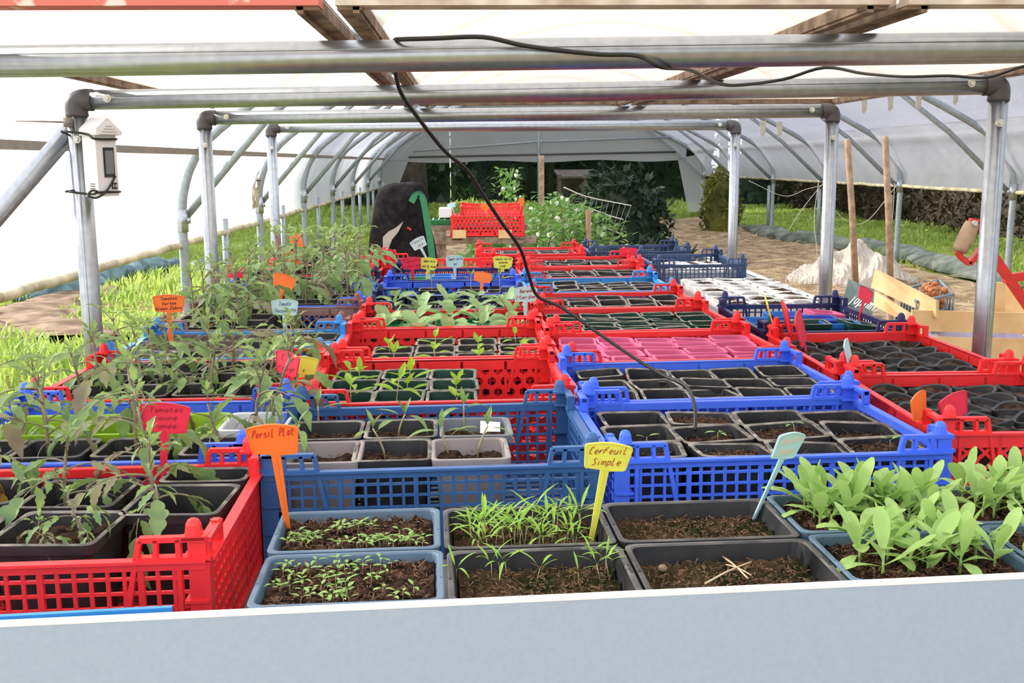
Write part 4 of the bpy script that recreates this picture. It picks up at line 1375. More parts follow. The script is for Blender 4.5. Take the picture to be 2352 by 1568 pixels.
for i, x in enumerate((-0.71, -0.575)):
    p = bigpot(x, 1.765, 0.15, 0.145, 'lime', f'lime green pot {COLW[2][i]}, second crate of left column', G2, 0.6)
    tomato((x, 1.77, p[2]), (0.14, 0.17)[i], f'tomato plant growing from the lime green pot {COLW[2][i]}', T, (R.uniform(-.02, .02), 0), 8, 1.05, False, 0.25)
p = bigpot(-0.455, 1.765, 0.075, 0.145, 'lime', 'narrow lime green pot beside the white pot, second left crate', G2, 0.6)
p = bigpot(-0.362, 1.77, 0.11, 0.13, 'white', 'dirty white pot in the second crate of left column', G2, 0.7)
tomato((-0.37, 1.77, p[2]), 0.12, 'tomato plant growing from the dirty white pot', T, (0.02, 0), 8, 1.05, False, 0.1)
tomato((-0.345, 1.80, p[2]), 0.14, 'second taller tomato plant behind the dirty white pot', T, (0.035, 0), 7, 1.0, False, 0.1)
g = pot_grid('third crate of left column', -0.808, -0.335, 1.975, 2.33, 4, 3, 0.125, 'black', 0.65, n=6, fib=4)
for (i, j), (x, y, z) in g.items():
    tomato((x, y, z), R.uniform(.10, .15), f'tomato plant, {ROWW[3][j]} {COLW[4][i]}, third crate of left column', T, (R.uniform(-.02, .02), R.uniform(-.02, .02)), R.choice((6, 7)), R.uniform(1.0, 1.25), False, 0.3)
g = pot_grid('light blue left crate', -0.808, -0.335, 2.39, 2.74, 4, 3, 0.122, 'black', 0.7, cols={(0, 2): 'brown', (1, 2): 'brown', (2, 2): 'brown', (0, 1): 'brown', (1, 1): 'brown', (2, 0): 'grey', (0, 0): 'grey'}, n=5, fib=3)
for (i, j), (x, y, z) in g.items():
    aubergine((x + R.uniform(-.02, .02), y, z), f'small tomato seedling, {ROWW[3][j]} {COLW[4][i]}, light blue left crate', 'small tomato seedlings in the light blue left crate', R.uniform(.03, .05), R.uniform(0, 3), R.uniform(.7, 1.0))
g = pot_grid('dusty brown left crate', -0.808, -0.55, 2.81, 3.17, 2, 3, 0.13, 'black', 0.65, n=5, fib=3)
for (i, j), (x, y, z) in g.items():
    tomato((x, y, z), R.uniform(.12, .17), f'tomato plant, {ROWW[3][j]} {COLW[2][i]}, dusty brown left crate', T, (R.uniform(-.02, .02), 0), 8, R.uniform(1.1, 1.35), False, 0.2)
for wh, x0, x1, y0, y1, nx, ny, hh in (('sixth crate of left column', -.808, -.335, 3.27, 3.64, 4, 3, (.13, .18)), ('seventh crate of left column', -.808, -.355, 3.72, 4.08, 4, 3, (.14, .2)), ('eighth crate of left column', -.815, -.38, 4.18, 4.54, 4, 2, (.15, .2))):
    g = pot_grid(wh, x0, x1, y0, y1, nx, ny, 0.128, 'black', 0.7, n=4, fib=2)
    for (i, j), (x, y, z) in g.items():
        if R.random() < 0.3:
            continue
        tomato((x, y, z), R.uniform(*hh), f'tomato plant, {ROWW[ny][j]} {COLW[nx][i]}, {wh}', T, (R.uniform(-.02, .02), 0), 7, R.uniform(1.15, 1.4), False, 0.15)
for k in range(3):
    p = atY(720, 586 - 9 * k, 4.85)
    pot(p.x, 4.80, 0.20, 0.15, 0.05, 'black', f'black shallow tray, {("lowest", "middle", "topmost")[k]} of the three stacked at the far left', ZT + 0.09 + 0.028 * k, 0, 0, 'stacked black trays')

# ------------------------------------------------------------------ push-in labels
stake(661, 1214, 628, 1008, 1.27, 120, 's_orange', 'big orange label reading Persil Plat in the parsley tray', ['Persil Plat', ' '], 'ink_red', -0.12, 0.60, -0.02, 3, zbase=TRAY[(0, 0)][2])
stake(1357, 1243, 1395, 1047, 1.25, 112, 's_yellow', 'yellow label reading Cerfeuil Simple in the chervil tray', ['Cerfeuil', 'Simple'], 'ink_brown', 0.1, 0.60, -0.02, 4, zbase=TRAY[(0, 1)][2])
stake(1732, 1190, 1810, 1022, 1.28, 84, 's_cyan', 'tilted white-cyan label turned sideways in the bare black tray', ['Ciboulette', 'Commune'], 'ink_fade', 0.62, 0.66, -0.02, 5, zbase=TRAY[(0, 2)][2])
stake(375, 1092, 379, 958, 1.46, 113, 's_red', 'crimson label reading Tomates among the front left tomato plants', ['Tomates', 'jaune', 'ramée'], 'ink_rose', 0.05, 0.60, 0, 6)
stake(392, 790, 388, 696, 2.62, 70, 's_orange', 'orange label reading Tomates vertes at the left edge of bench', ['Tomates', 'Vertes', 'Green Zebra'], 'ink_pen', 0.05, 0.56, 0, 7)
stake(655, 775, 654, 705, 2.66, 61, 's_cyan', 'pale cyan label reading Tomate before the dusty brown crate', ['Tomate', 'Thezoulette'], 'ink_grey', -0.05, 0.58, 0, 8)
stake(640, 706, 652, 646, 3.05, 44, 's_orange', 'pale orange label tilted back above the pale cyan one', (), 'ink_pen', 0.6, 0.62, 0.03, 9)
stake(652, 925, 660, 833, 1.96, 62, 's_red', 'pink label seen at an angle beside a yellow one, left column', ['Cœur', 'rouge'], 'ink_rose', -0.75, 0.62, 0, 10)
stake(688, 905, 697, 838, 2.02, 62, 's_yellow', 'yellow label tucked behind the pink one, left column', ['', '', 'c'], 'ink_pen', 0.35, 0.60, 0, 11)
stake(1207, 740, 1207, 675, 2.98, 54, 's_cyan', 'pale cyan label reading Bourrache by the hanging cable', ['Bourrache', '2 fleurs bleue'], 'ink_rose', 0.1, 0.62, 0, 12)
stake(949, 645, 946, 604, 4.05, 46, 's_red', 'red label, leftmost of the four in the navy crate', ['Tomate', 'cerise'], 'ink_rose', 0, 0.60, 0, 13)
stake(980, 645, 985, 605, 4.05, 37, 's_yellow', 'yellow label right beside the red one, navy crate', ['Tomate cerise', 'miel du Mexique'], 'ink_pen', 0.2, 0.72, 0, 14)
stake(1045, 645, 1044, 600, 4.05, 40, 's_cyan', 'pale cyan label standing alone mid navy crate', ['Tomate cerise', 'Rose'], 'ink_pen', 0, 0.66, 0, 15)
stake(1153, 645, 1155, 602, 4.05, 45, 's_yellow', 'yellow label, rightmost of the four in the navy crate', ['Tomate cerise', 'blanche', 'ronde'], 'ink_pen', 0, 0.62, 0, 16)
stake(1104, 676, 1109, 636, 3.70, 42, 's_orange', 'deep orange blank label in the royal blue crate', (), 'ink_pen', 0.15, 0.56, 0.02, 17)
stake(977, 588, 961, 558, 4.75, 36, 's_cyan', 'pale cyan label leaning left before the black coat', ['Tomate', 'Rose'], 'ink_pen', -0.1, 0.66, 0, 18)
stake(886, 612, 894, 586, 4.45, 22, 's_red', 'pink label seen edge-on before the black coat', (), 'ink_pen', 0.9, 0.8, 0, 19)
stake(1443, 605, 1443, 579, 4.84, 42, 's_red', 'red blank label on the corner of a red crate', (), 'ink_pen', 0, 0.48, 0, 20)
stake(1782, 775, 1766, 715, 2.66, 30, 's_yellow', 'yellow label seen edge-on at the right navy crate', (), 'ink_pen', 1.35, 0.62, 0, 21)
stake(1820, 800, 1806, 728, 2.56, 30, 's_red', 'red label seen edge-on beside the yellow one, right', (), 'ink_pen', 1.4, 0.62, 0, 22)
stake(1856, 822, 1838, 752, 2.46, 52, 's_red', 'red label turned sideways in the second right red crate', (), 'ink_pen', 1.15, 0.58, 0, 23)
stake(1972, 740, 1987, 676, 2.95, 40, 's_red', 'red-backed pale label tilted in the right navy crate', (), 'ink_pen', 0.5, 0.72, 0.03, 24)
stake(1965, 880, 1946, 803, 2.09, 34, 's_cyan', 'pale cyan label seen sideways between the right red crates', (), 'ink_grey', 1.1, 0.62, 0, 25)
stake(2122, 1085, 2110, 930, 1.70, 66, 's_orange', 'orange blank label at the right corner of the blue crate', (), 'ink_pen', 0.85, 0.60, 0, 26)
stake(2205, 1050, 2190, 932, 1.72, 92, 's_red', 'crimson blank label in the front right red crate', (), 'ink_pen', 0.55, 0.56, 0, 27)
stake(540, 668, 540, 623, 3.75, 52, 's_red', 'red label behind tomato leaves by the second left post', (), 'ink_pen', 0, 0.55, 0, 28)
stake(676, 635, 676, 590, 4.30, 40, 's_orange', 'orange label behind the far tomato plants', (), 'ink_pen', 0.1, 0.7, 0, 29)
stake(690, 585, 682, 553, 4.7, 20, 's_orange', 'small orange label leaning over the stacked black trays', (), 'ink_pen', 1.2, 0.6, 0, 30)

# ------------------------------------------------------------------ cable
pts = [atY(2420, 150, 2.35), atY(2352, 152, 2.33), atY(2265, 178, 2.385), atY(2180, 174, 2.385), atY(2080, 176, 2.385), atY(1985, 169, 2.22), atY(1895, 155, 2.05), atY(1800, 182, 2.12), atY(1690, 196, 2.05),
       atY(1640, 187, 1.95), atY(1585, 160, 1.62), atY(1520, 154, 1.47), atY(1465, 128, 1.468), atY(1380, 125, 1.470), atY(1290, 116, 1.470), atY(1200, 104, 1.470), atY(1110, 85, 1.470), atY(1000, 88, 1.470), atY(925, 90, 1.476), atY(908, 92, 1.50),
       atY(905, 104, 1.530), atY(908, 165, 1.535), atY(922, 215, 1.58), atY(960, 270, 1.62), atY(1020, 345, 1.68), atY(1072, 390, 1.74), atY(1105, 440, 1.8), atY(1150, 508, 1.86), atY(1195, 572, 1.94), atY(1214, 630, 2.0), atY(1235, 680, 2.02), atY(1290, 706, 2.02),
       atY(1370, 762, 1.98), atY(1450, 817, 1.92), atY(1520, 860, 1.86), atY(1575, 886, 1.80), atY(1595, 930, 1.74), atY(1597, 988, 1.70)]
mb = MB()
mb.tube(smoothpath(pts, 5), 0.0032, 8)
tag(obj('power_cable', mb.mesh('power_cable', M['cable'], True)), 'thin black cable draped over the tubes down to the blue crate', 'cable')

# ------------------------------------------------------------------ thermometer box on the left post
bx = thing('thermometer_box', 'white digital thermometer box with a pitched roof strapped to the left post', 'thermometer', atY(222, 375, 2.40), 0.95)
mb = MB()
mb.box((0.004, -0.008, -0.004), (0.052, 0.046, 0.135))
obj('case', mb.mesh('case', M['plastic']), bx)
mb = MB()
mb.prism([(-0.026, 0.060), (0.038, 0.060), (0.040, 0.066), (0.004, 0.098), (-0.026, 0.074)], -0.042, 0.018)
for k in range(4):
    mb.box((0.006, -0.044, 0.063 + 0.006 * k), (0.05 - 0.011 * k, 0.003, 0.003))
obj('roof', mb.mesh('roof', M['plastic']), bx)
mb = MB()
mb.box((0.008, -0.032, 0.002), (0.026, 0.003, 0.064))
obj('bezel', mb.mesh('bezel', M['dark']), bx)
mb = MB()
mb.box((0.008, -0.0336, 0.002), (0.020, 0.002, 0.050))
obj('display', mb.mesh('display', M['screen']), bx)
mb = MB()
mb.box((0.018, -0.032, -0.049), (0.013, 0.002, 0.014))
sq_ = obj('button_panel', mb.mesh('button_panel', M['dark']), bx)
mb = MB()
for s in (-1, 1):
    mb.box((0.018 + 0.003 * s, -0.0335, -0.049), (0.002, 0.001, 0.006))
obj('button', mb.mesh('button', M['plastic']), sq_)
mb = MB()
for k in range(4):
    mb.box((-0.0225, -0.012, -0.044 - 0.005 * k - (0.008 if k == 3 else 0)), (0.002, 0.016, 0.0012))
obj('vent_slots', mb.mesh('vent_slots', M['dark']), bx)
for zz, zl in ((0.052, 0.068), (-0.062, -0.060)):
    mb = MB()
    loop = [(-0.06, 0.02, zl), (-0.03, -0.014, zl - 0.006), (-0.024, -0.033, zz), (0.031, -0.033, zz), (0.033, 0.02, zz), (-0.01, 0.05, zz + .004), (-0.06, 0.03, zl)]
    mb.tube(smoothpath(loop, 4), 0.0026, 6)
    obj('strap', mb.mesh('strap', M['cable'], True), bx)
mb = MB()
mb.tube(smoothpath([(0.02, -0.035, -0.028), (-0.004, -0.038, -0.056), (-0.03, -0.036, -0.073), (-0.048, -0.03, -0.068), (-0.038, -0.03, -0.058), (-0.026, -0.033, -0.060)], 5), 0.0024, 6)
obj('loose_wire', mb.mesh('loose_wire', M['cable'], True), bx)
mb = MB()
mb.tube([atY(165, 281, 2.39) - Vector((0, 0, 0)), atY(100, 279, 2.39), atY(36, 278, 2.39)], [0.0022, 0.002, 0.0012], 6)
mb.box(atY(158, 281, 2.395), (0.016, 0.02, 0.02))
tag(obj('cable_tie', mb.mesh('cable_tie', M['purlin'], True)), 'cable tie end sticking out left of the left post', 'tie')

# ------------------------------------------------------------------ grass, straw, soil outside the bench
def cards(rr, n, pos, size, m, name, parent=None, flat=0.0, ratio=0.5):
    """n little leaf blades at pos() joined into one mesh"""
    V = np.empty((n, 4, 3))
    for k in range(n):
        p = pos()
        a, b = rr.uniform(0, 6.28), rr.uniform(-1.2, 1.2) * (1 - flat)
        s = size * rr.uniform(.6, 1.3)
        u = np.array((math.cos(a) * math.cos(b), math.sin(a) * math.cos(b), math.sin(b)))
        w_ = np.array((-math.sin(a), math.cos(a), rr.uniform(-.8, .8)))
        w_ /= np.linalg.norm(w_)
        p = np.array(p)
        V[k] = (p, p + u * s * .5 + w_ * s * ratio * .5, p + u * s, p + u * s * .5 - w_ * s * ratio * .5)
    me = bpy.data.meshes.new(name)
    me.from_pydata(V.reshape(-1, 3).tolist(), [], np.arange(4 * n).reshape(-1, 4).tolist())
    me.materials.append(m)
    return me


def blades(n, area, hgt, m, name, seed, wid=0.006):
    """grass blades, two-piece bent, all in one mesh"""
    g = np.random.RandomState(seed)
    P = area(g, n)
    n = len(P)
    a = g.uniform(0, 6.283, n)
    h = hgt * g.uniform(.5, 1.35, n) * (0.75 + 0.5 * np.sin(P[:, 0] * 2.1 + 1) * np.sin(P[:, 1] * 1.3))
    h = np.clip(h, 0.02, 1)
    ln = g.uniform(.15, .7, n)
    wd = wid * g.uniform(.7, 1.5, n) * (1 + 0.06 * P[:, 1])
    dx, dy = np.cos(a), np.sin(a)
    V = np.zeros((n, 5, 3))
    V[:, 0, 0], V[:, 0, 1] = P[:, 0] - dy * wd, P[:, 1] + dx * wd
    V[:, 1, 0], V[:, 1, 1] = P[:, 0] + dy * wd, P[:, 1] - dx * wd
    mx, my = P[:, 0] + dx * h * ln * .35, P[:, 1] + dy * h * ln * .35
    V[:, 2, 0], V[:, 2, 1], V[:, 2, 2] = mx + dy * wd * .8, my - dx * wd * .8, h * .6
    V[:, 3, 0], V[:, 3, 1], V[:, 3, 2] = mx - dy * wd * .8, my + dx * wd * .8, h * .6
    V[:, 4, 0], V[:, 4, 1], V[:, 4, 2] = P[:, 0] + dx * h * ln, P[:, 1] + dy * h * ln, h * (1 - ln * .25)
    V[:, :, 2] += (P[:, 2] - 0.03)[:, None]
    i = np.arange(n)[:, None] * 5
    fs = (i + np.array([[0, 1, 2, 3]])).tolist() + (i + np.array([[3, 2, 4]])).tolist()
    me = bpy.data.meshes.new(name)
    me.from_pydata(V.reshape(-1, 3).tolist(), [], fs)
    me.materials.append(m)
    return me


def rect_area(x0, x1, y0, y1, pw=1.0, hole=None):
    def f(g, n):
        x = g.uniform(x0, x1, n)
        y = y0 + (y1 - y0) * g.uniform(0, 1, n) ** pw
        ok = np.ones(n, bool) if hole is None else ~hole(x, y)
        return np.stack([x[ok], y[ok], np.zeros(ok.sum())], 1)
    return f


soilstrip = lambda x, y: (np.abs(x + 0.42 * y - 0.3 + 0.25 * np.sin(y * 1.7)) < 0.24) & (y > 7)
tag(obj('lawn_grass', blades(60000, rect_area(-9, -0.95, 3.2, 22, 1.5, soilstrip), 0.13, M['grass'], 'lawn_grass', 3)), 'bright sunlit grass left of the bench', 'grass', kind='stuff')
tag(obj('lawn_grass', blades(26000, rect_area(-16, 6, 22.2, 36, 1.2), 0.16, M['grass'], 'lawn_grass', 4, 0.012)), 'grass beyond the far end of the tunnel', 'grass', kind='stuff')
tag(obj('verge_grass', blades(30000, rect_area(4.9, 9.0, 8, 27, 1.2), 0.12, M['grass'], 'verge_grass', 5, 0.008)), 'dark green grass along the foot of the right hedge', 'grass', kind='stuff')
tag(obj('bench_grass', blades(2600, rect_area(1.3, 1.75, 3.2, 9, 1.3), 0.07, M['grass'], 'bench_grass', 6, 0.006)), 'short grass along the right side of the bench', 'grass', kind='stuff')
rr = random.Random(8)
tag(obj('loose_straw', cards(rr, 14000, lambda: (rr.uniform(1.3, 4.7), 3.4 + 16 * rr.random() ** 1.4, rr.uniform(0.0, 0.04)), 0.13, M['strawbit'], 'loose_straw', None, 0.75, 0.06)), 'loose straw mulch on the ground right of the bench', 'straw', kind='stuff')
mb = grid_mesh(-5.6, -2.0, 7.2, 12.6, 24, 30, lambda x, y: (0.02 + 0.02 * math.sin(x * 9) * math.sin(y * 7) if abs(x + 0.42 * y - 0.3 + 0.25 * math.sin(y * 1.7)) < 0.36 else -0.06))
tag(obj('soil_strip', mb.mesh('soil_strip', mat('dug_soil', (150, 128, 110), 1, .3, 6, rgb2=(98, 80, 66), bump=.5, detail=8, spec=.1), True)), 'bare dug soil strip beside the teal tarpaulin', 'soil', kind='stuff')


def sag(pts, r, m, name, label, cat, squash=0.5, seed=1, n=12):
    rr = random.Random(seed)
    mb = MB()
    pp = smoothpath(pts, 6)
    rings = []
    for i, p in enumerate(pp):
        d = (pp[min(i + 1, len(pp) - 1)] - pp[max(0, i - 1)]).normalized()
        s = d.cross(Vector((0, 0, 1))).normalized()
        f = math.sin(math.pi * min(1, max(0.06, i / len(pp) * 6, ) if i < len(pp) / 2 else max(0.06, (len(pp) - 1 - i) / len(pp) * 6)) / 2)
        f = max(.2, f)
        rings.append([p + s * math.cos(2 * math.pi * k / n) * r * f * rr.uniform(.75, 1.3) + Vector((0, 0, max(-0.02, math.sin(2 * math.pi * k / n)) * r * squash * f * rr.uniform(.6, 1.5))) for k in range(n)])
    mb.loft(rings, True, True)
    return tag(obj(name, mb.mesh(name, M[m], True)), label, cat)


sag([at(40, 690, 0), at(180, 655, 0), at(300, 628, 0), at(420, 608, 0)], 0.28, 'tealtarp', 'tarpaulin', 'crumpled teal tarpaulin along the grass on the left', 'tarpaulin', 0.55, 2)
sag([at(1700, 520, 0), at(1790, 545, 0), at(1900, 562, 0), at(2090, 592, 0), at(2200, 622, 0), at(2352, 660, 0)], 0.20, 'tarp', 'tarpaulin', 'long grey-green tarpaulin rolled along the right wall', 'tarpaulin', 0.6, 3)
sag([at(450, 622, 0), at(500, 606, 0)], 0.14, 'tarp', 'tarpaulin', 'dark tarpaulin end in the grass between the left posts', 'tarpaulin', 0.6, 5)


# cream plastic heap
def heap(cx, cy, w, d, h, m, name, label, cat, seed, peaks):
    rr = random.Random(seed)
    ph = [rr.uniform(0, 6.28) for _ in range(6)]

    def zf(x, y):
        u, v = (x - cx) / w, (y - cy) / d
        e = max(0.0, 1 - (u * u + v * v) * 4)
        z = h * e ** 0.6 * (0.55 + 0.18 * math.sin(9 * u + ph[0] + 4 * v) + 0.14 * math.sin(23 * u - 11 * v + ph[1]) + 0.07 * math.sin(47 * u + ph[2]))
        for px, pw, ph_ in peaks:
            z += h * ph_ * max(0, 1 - abs(u - px) / pw) * e ** 0.5
        return z - (0.08 if e <= 0 else 0)
    return tag(obj(name, grid_mesh(cx - w / 2, cx + w / 2, cy - d / 2, cy + d / 2, 60, 28, lambda x, y: zf(x + rr.uniform(-.01, .01), y) + rr.uniform(-.012, .012)).mesh(name, M[m])), label, cat)


p = at(1990, 655, 0)
heap(p.x, p.y + 0.4, 1.25, 1.0, 0.36, 'bag', 'plastic_sheet', 'crumpled cream plastic sheet heaped on the ground at right', 'sheet', 4, ((0.06, 0.16, 0.34), (0.30, 0.12, 0.25), (-0.2, .2, .15), (-.34, .08, .12)))


# ------------------------------------------------------------------ tools, wooden crates at the right
def pole(name, label, cat, a, b, r, m, group=None):
    t = thing(name, label, cat, b, 0, group)
    mb = MB()
    d = a - b
    mb.tube([(0, 0, 0), d * 0.5 + Vector((0.004, 0, 0)), d * 0.985, d], [r, r, r * 0.95, r * 0.55], 12)
    obj('handle', mb.mesh('handle', M[m], True), t)
    return t


for k, (pa, pb, Y, lab) in enumerate((((1946, 318), (1967, 690), 5.4, 'ash tool handle standing upright, left of two beyond the bench'), ((2033, 312), (2046, 690), 5.2, 'ash tool handle standing upright, right of two beyond the bench'))):
    t = pole('garden_rake', lab, 'tool', atY(*pa, Y), atY(*pb, Y), 0.0165, 'handle', 'upright tool handles')
    b = atY(*pb, Y)
    mb = MB()
    mb.tube([(0, 0, 0), (0, 0, -b.z + 0.02)], 0.0165, 10)
    obj('lower_handle', mb.mesh('lower_handle', M['handle'], True), t)
    mb = MB()
    mb.box((0, 0, -b.z + 0.04), (0.30, 0.02, 0.04))
    for q in range(8):
        mb.box((-0.14 + 0.04 * q, -0.02, -b.z + 0.01), (0.008, 0.06, 0.02))
    obj('rake_head', mb.mesh('rake_head', M['dark']), t)
Y = 3.2
t = thing('broadfork', 'red garden tool with a D-shaped handle and wooden grip behind the right post', 'tool', atY(2245, 620, Y))
o0 = t.location.copy()
mb = MB()
g0, g1 = atY(2234, 512, Y) - o0, atY(2203, 578, Y) - o0
mb.tube([g0, g0.lerp(g1, .1), g0.lerp(g1, .5), g0.lerp(g1, .9), g1], [0.020, 0.023, 0.0245, 0.023, 0.020], 16)
obj('grip', mb.mesh('grip', M['handle'], True), t)
yk = [atY(2228, 505, Y), atY(2246, 508, Y), atY(2256, 530, Y), atY(2262, 560, Y), atY(2240, 588, Y), atY(2226, 606, Y), atY(2208, 592, Y), atY(2199, 578, Y)]
mb = MB()
for k in range(len(yk) - 1):
    mb.bar(yk[k] - o0, yk[k + 1] - o0, 0.013, 0.024)
obj('yoke', mb.mesh('yoke', M['redpaint']), t)
mb = MB()
q = atY(2237, 512, Y - 0.02) - o0
mb.tube([q, q + Vector((0, -0.012, 0))], 0.008, 12)
obj('rivet', mb.mesh('rivet', M['zinc']), t)
for pa, pb in (((2262, 560), (2400, 760)), ((2306, 641), (2420, 622))):
    mb = MB()
    mb.bar(atY(*pa, Y) - o0, atY(*pb, Y) - o0, 0.026, 0.02)
    obj('shaft', mb.mesh('shaft', M['redpaint']), t)


def quad_board(t, name, px, Ys, th, m):
    P = [atY(x, y, Y) - t.location for (x, y), Y in zip(px, Ys)]
    nrm = (P[1] - P[0]).cross(P[3] - P[0]).normalized() * th
    mb = MB()
    mb.add(P + [p + nrm for p in P], [(0, 1, 2, 3), (7, 6, 5, 4), (0, 4, 5, 1), (1, 5, 6, 2), (2, 6, 7, 3), (3, 7, 4, 0)])
    return obj(name, mb.mesh(name, M[m]), t)


wc = thing('wooden_crate', 'pale wooden fruit crate with slatted sides at right beside the bench', 'crate', at(2200, 800, 0.30))
for k, (ya, yb) in enumerate(((712, 760), (772, 826))):
    quad_board(wc, 'slat', [(2095, ya), (2420, ya + 8), (2420, yb + 8), (2095, yb)], [3.9, 3.9, 3.9, 3.9], 0.010, 'palewood')
quad_board(wc, 'slat', [(2095, 838), (2420, 846), (2420, 890), (2095, 886)], [3.9] * 4, 0.010, 'palewood')
quad_board(wc, 'end_board', [(2010, 618), (2150, 690), (2150, 730), (2000, 660)], [4.25, 3.88, 3.88, 4.25], 0.012, 'palewood')
quad_board(wc, 'end_board', [(2008, 668), (2100, 728), (2088, 745), (2005, 700)], [4.25, 3.9, 3.9, 4.25], 0.012, 'palewood')
quad_board(wc, 'corner_block', [(2280, 648), (2310, 650), (2308, 720), (2280, 718)], [4.1] * 4, 0.03, 'palewood')
quad_board(wc, 'end_board', [(2305, 650), (2400, 700), (2400, 760), (2300, 715)], [4.2, 4.1, 4.1, 4.2], 0.012, 'palewood')
quad_board(wc, 'floor_board', [(2010, 760), (2420, 770), (2420, 830), (2090, 830)], [4.35, 4.35, 3.92, 3.92], 0.01, 'palewood')
wt = thing('broken_crate_end', 'pointed pale wooden board leaning by the slate sign', 'board', at(2010, 690, 0.45))
quad_board(wt, 'board', [(2021, 624), (2045, 648), (2042, 672), (2004, 652)], [4.5, 4.35, 4.3, 4.4], 0.012, 'palewood')
quad_board(wt, 'slat', [(2035, 634), (2086, 645), (2086, 655), (2036, 646)], [4.6, 4.6, 4.6, 4.6], 0.012, 'wood')
sg = thing('slate_sign', 'small grey-green slate sign with white handwriting beside the bench', 'sign', at(1975, 720, 0.5))
quad_board(sg, 'slate', [(1950, 640), (2008, 666), (2002, 732), (1936, 690)], [4.05, 3.98, 3.95, 4.0], 0.012, 'slatesign')
mb = MB()
q = atY(1975, 715, 4.0) - sg.location
mb.box((q.x, q.y + 0.03, (q.z - sg.location.z) / 2), (0.03, 0.015, q.z + sg.location.z))
obj('post', mb.mesh('post', M['wood']), sg)
mb = MB()
write(mb, ['jopimi'], 0.108, 0.085, thick=0.0022, slant=0.1, seed=5, wob=0.05)
P0, P1, P3 = atY(1950, 640, 4.05), atY(2008, 666, 3.98), atY(1936, 690, 4.0)
ex = (P1 - P0).normalized()
ez = (P0 - P3)
ez = (ez - ex * ez.dot(ex)).normalized()
ey = ez.cross(ex)
o = obj('writing', mb.mesh('writing', M['chalk']), sg)
o.location = atY(1982, 697, 3.965) - ey * 0.006 - sg.location
o.rotation_euler = Matrix((ex, ey, ez)).transposed().to_euler()
# grey tray of bulbs
bt = thing('bulb_tray', 'grey plastic tray standing in the wooden crate', 'tray', atY(2125, 690, 4.12))
mb = MB()
rim_ = [atY(2072, 664, 4.3), atY(2158, 644, 4.32), atY(2190, 676, 4.05), atY(2105, 692, 3.98)]
rim_ = [p - bt.location for p in rim_]
for k in range(4):
    a, b = rim_[k], rim_[(k + 1) % 4]
    mb.tube([a, b], 0.0055, 8)
    for q in range(5):
        p = a.lerp(b, q / 5)
        mb.tube([p, p + Vector((0, 0, -0.075))], 0.004, 6)
    mb.tube([a - Vector((0, 0, .075)), b - Vector((0, 0, .075))], 0.004, 6)
obj('basket', mb.mesh('basket', mat('grey_basket', (120, 134, 142), 0.5, 0.1, 30), True), bt)
mb = MB()
lo = [p - Vector((0, 0, 0.074)) for p in rim_]
mb.add(lo + [p - Vector((0, 0, 0.004)) for p in lo], [(0, 1, 2, 3), (7, 6, 5, 4), (0, 4, 5, 1), (1, 5, 6, 2), (2, 6, 7, 3), (3, 7, 4, 0)])
obj('basket_floor', mb.mesh('basket_floor', MATS['grey_basket']), bt)
bm_ = []
for q in range(4):
    mb = MB()
    prof = [(0.001, -.016), (0.010, -.013), (0.0155, -.003), (0.0125, .008), (0.005, .015), (0.0022, .024), (0.0008, .034)]
    mb.loft([[Vector((r * math.cos(a) * R.uniform(.88, 1.1), r * math.sin(a) * R.uniform(.88, 1.1), z)) for a in [6.283 * k / 9 for k in range(9)]] for r, z in prof], True, True)
    bm_.append(mb.mesh('bulb', M['bulb'], True))
for q in range(46):
    u, v = R.uniform(.08, .92), R.uniform(.1, .9)
    p = rim_[0].lerp(rim_[1], u).lerp(rim_[3].lerp(rim_[2], u), v) + bt.location
    tag(obj('onion_bulb', R.choice(bm_), None, (p.x, p.y, p.z - 0.046 + 0.021 * (q % 3)), (R.uniform(-1.3, 1.3), R.uniform(-1.3, 1.3), R.uniform(0, 6)), R.uniform(.8, 1.15)), 'dry brown onion bulb in the grey plastic tray', 'bulb', 'onion bulbs in the grey tray')

p = atY(2230, 770, 4.12)
b0 = grid_mesh(-0.28, 0.28, -0.1, 0.1, 30, 10, lambda x, y: p.z - 0.05 + 0.10 * max(0, 1 - (x / .28) ** 2 - (y / .1) ** 2) + 0.02 * math.sin(x * 60) * math.sin(y * 90 + x * 30))
tag(obj('plastic_bag', b0.mesh('plastic_bag', mat('mauve_bag', (196, 186, 204), 0.4, 0.2, 9, rgb2=(150, 140, 176)), True), None, (p.x, p.y, 0)), 'pale mauve plastic bag inside the slatted wooden crate', 'bag')
co_ = thing('rope_coil', 'coil of white rope hanging from the second hoop on the left', 'rope', (-1.86, 9.22, 0.95))
mb = MB()
for q in range(5):
    mb.tube([(0.035 * math.cos(a) * R.uniform(.7, 1.3) + .008 * q, 0.02 * q - .04, 0.17 * math.sin(a) * R.uniform(.95, 1.05)) for a in [6.283 * k / 20 for k in range(21)]], 0.007, 6, False)
obj('coil', mb.mesh('coil', M['rope'], True), co_)
mb = MB()
mb.tube([(0, 0, 0.05), (0.05, 0.0, 0.06), (0.09, 0.03, 0.06)], 0.005, 6)
obj('hook', mb.mesh('hook', M['dark'], True), co_)
a, b = at(0, 1413, 0.712), at(395, 1392, 0.712)
dv = (b - a).normalized()
mb = MB()
mb.box((0, 0, -0.062), ((b - a).length + .3, 0.006, 0.124), None)
sb = tag(obj('blue_strip', mb.mesh('blue_strip', M['sky']), None, (a + b) / 2 - dv * 0.15, (0, 0, math.atan2(dv.y, dv.x))), 'light blue plastic strip tucked between front board and red crate', 'strip')

# ------------------------------------------------------------------ pallet table with an upturned crate, coat
Y = 7.2
pt_ = thing('pallet_table', 'weathered pallet table beyond the far end of the bench', 'table', (at(1110, 560, 0).x * 0 + atY(1110, 560, Y).x, Y, 0))
o0 = pt_.location


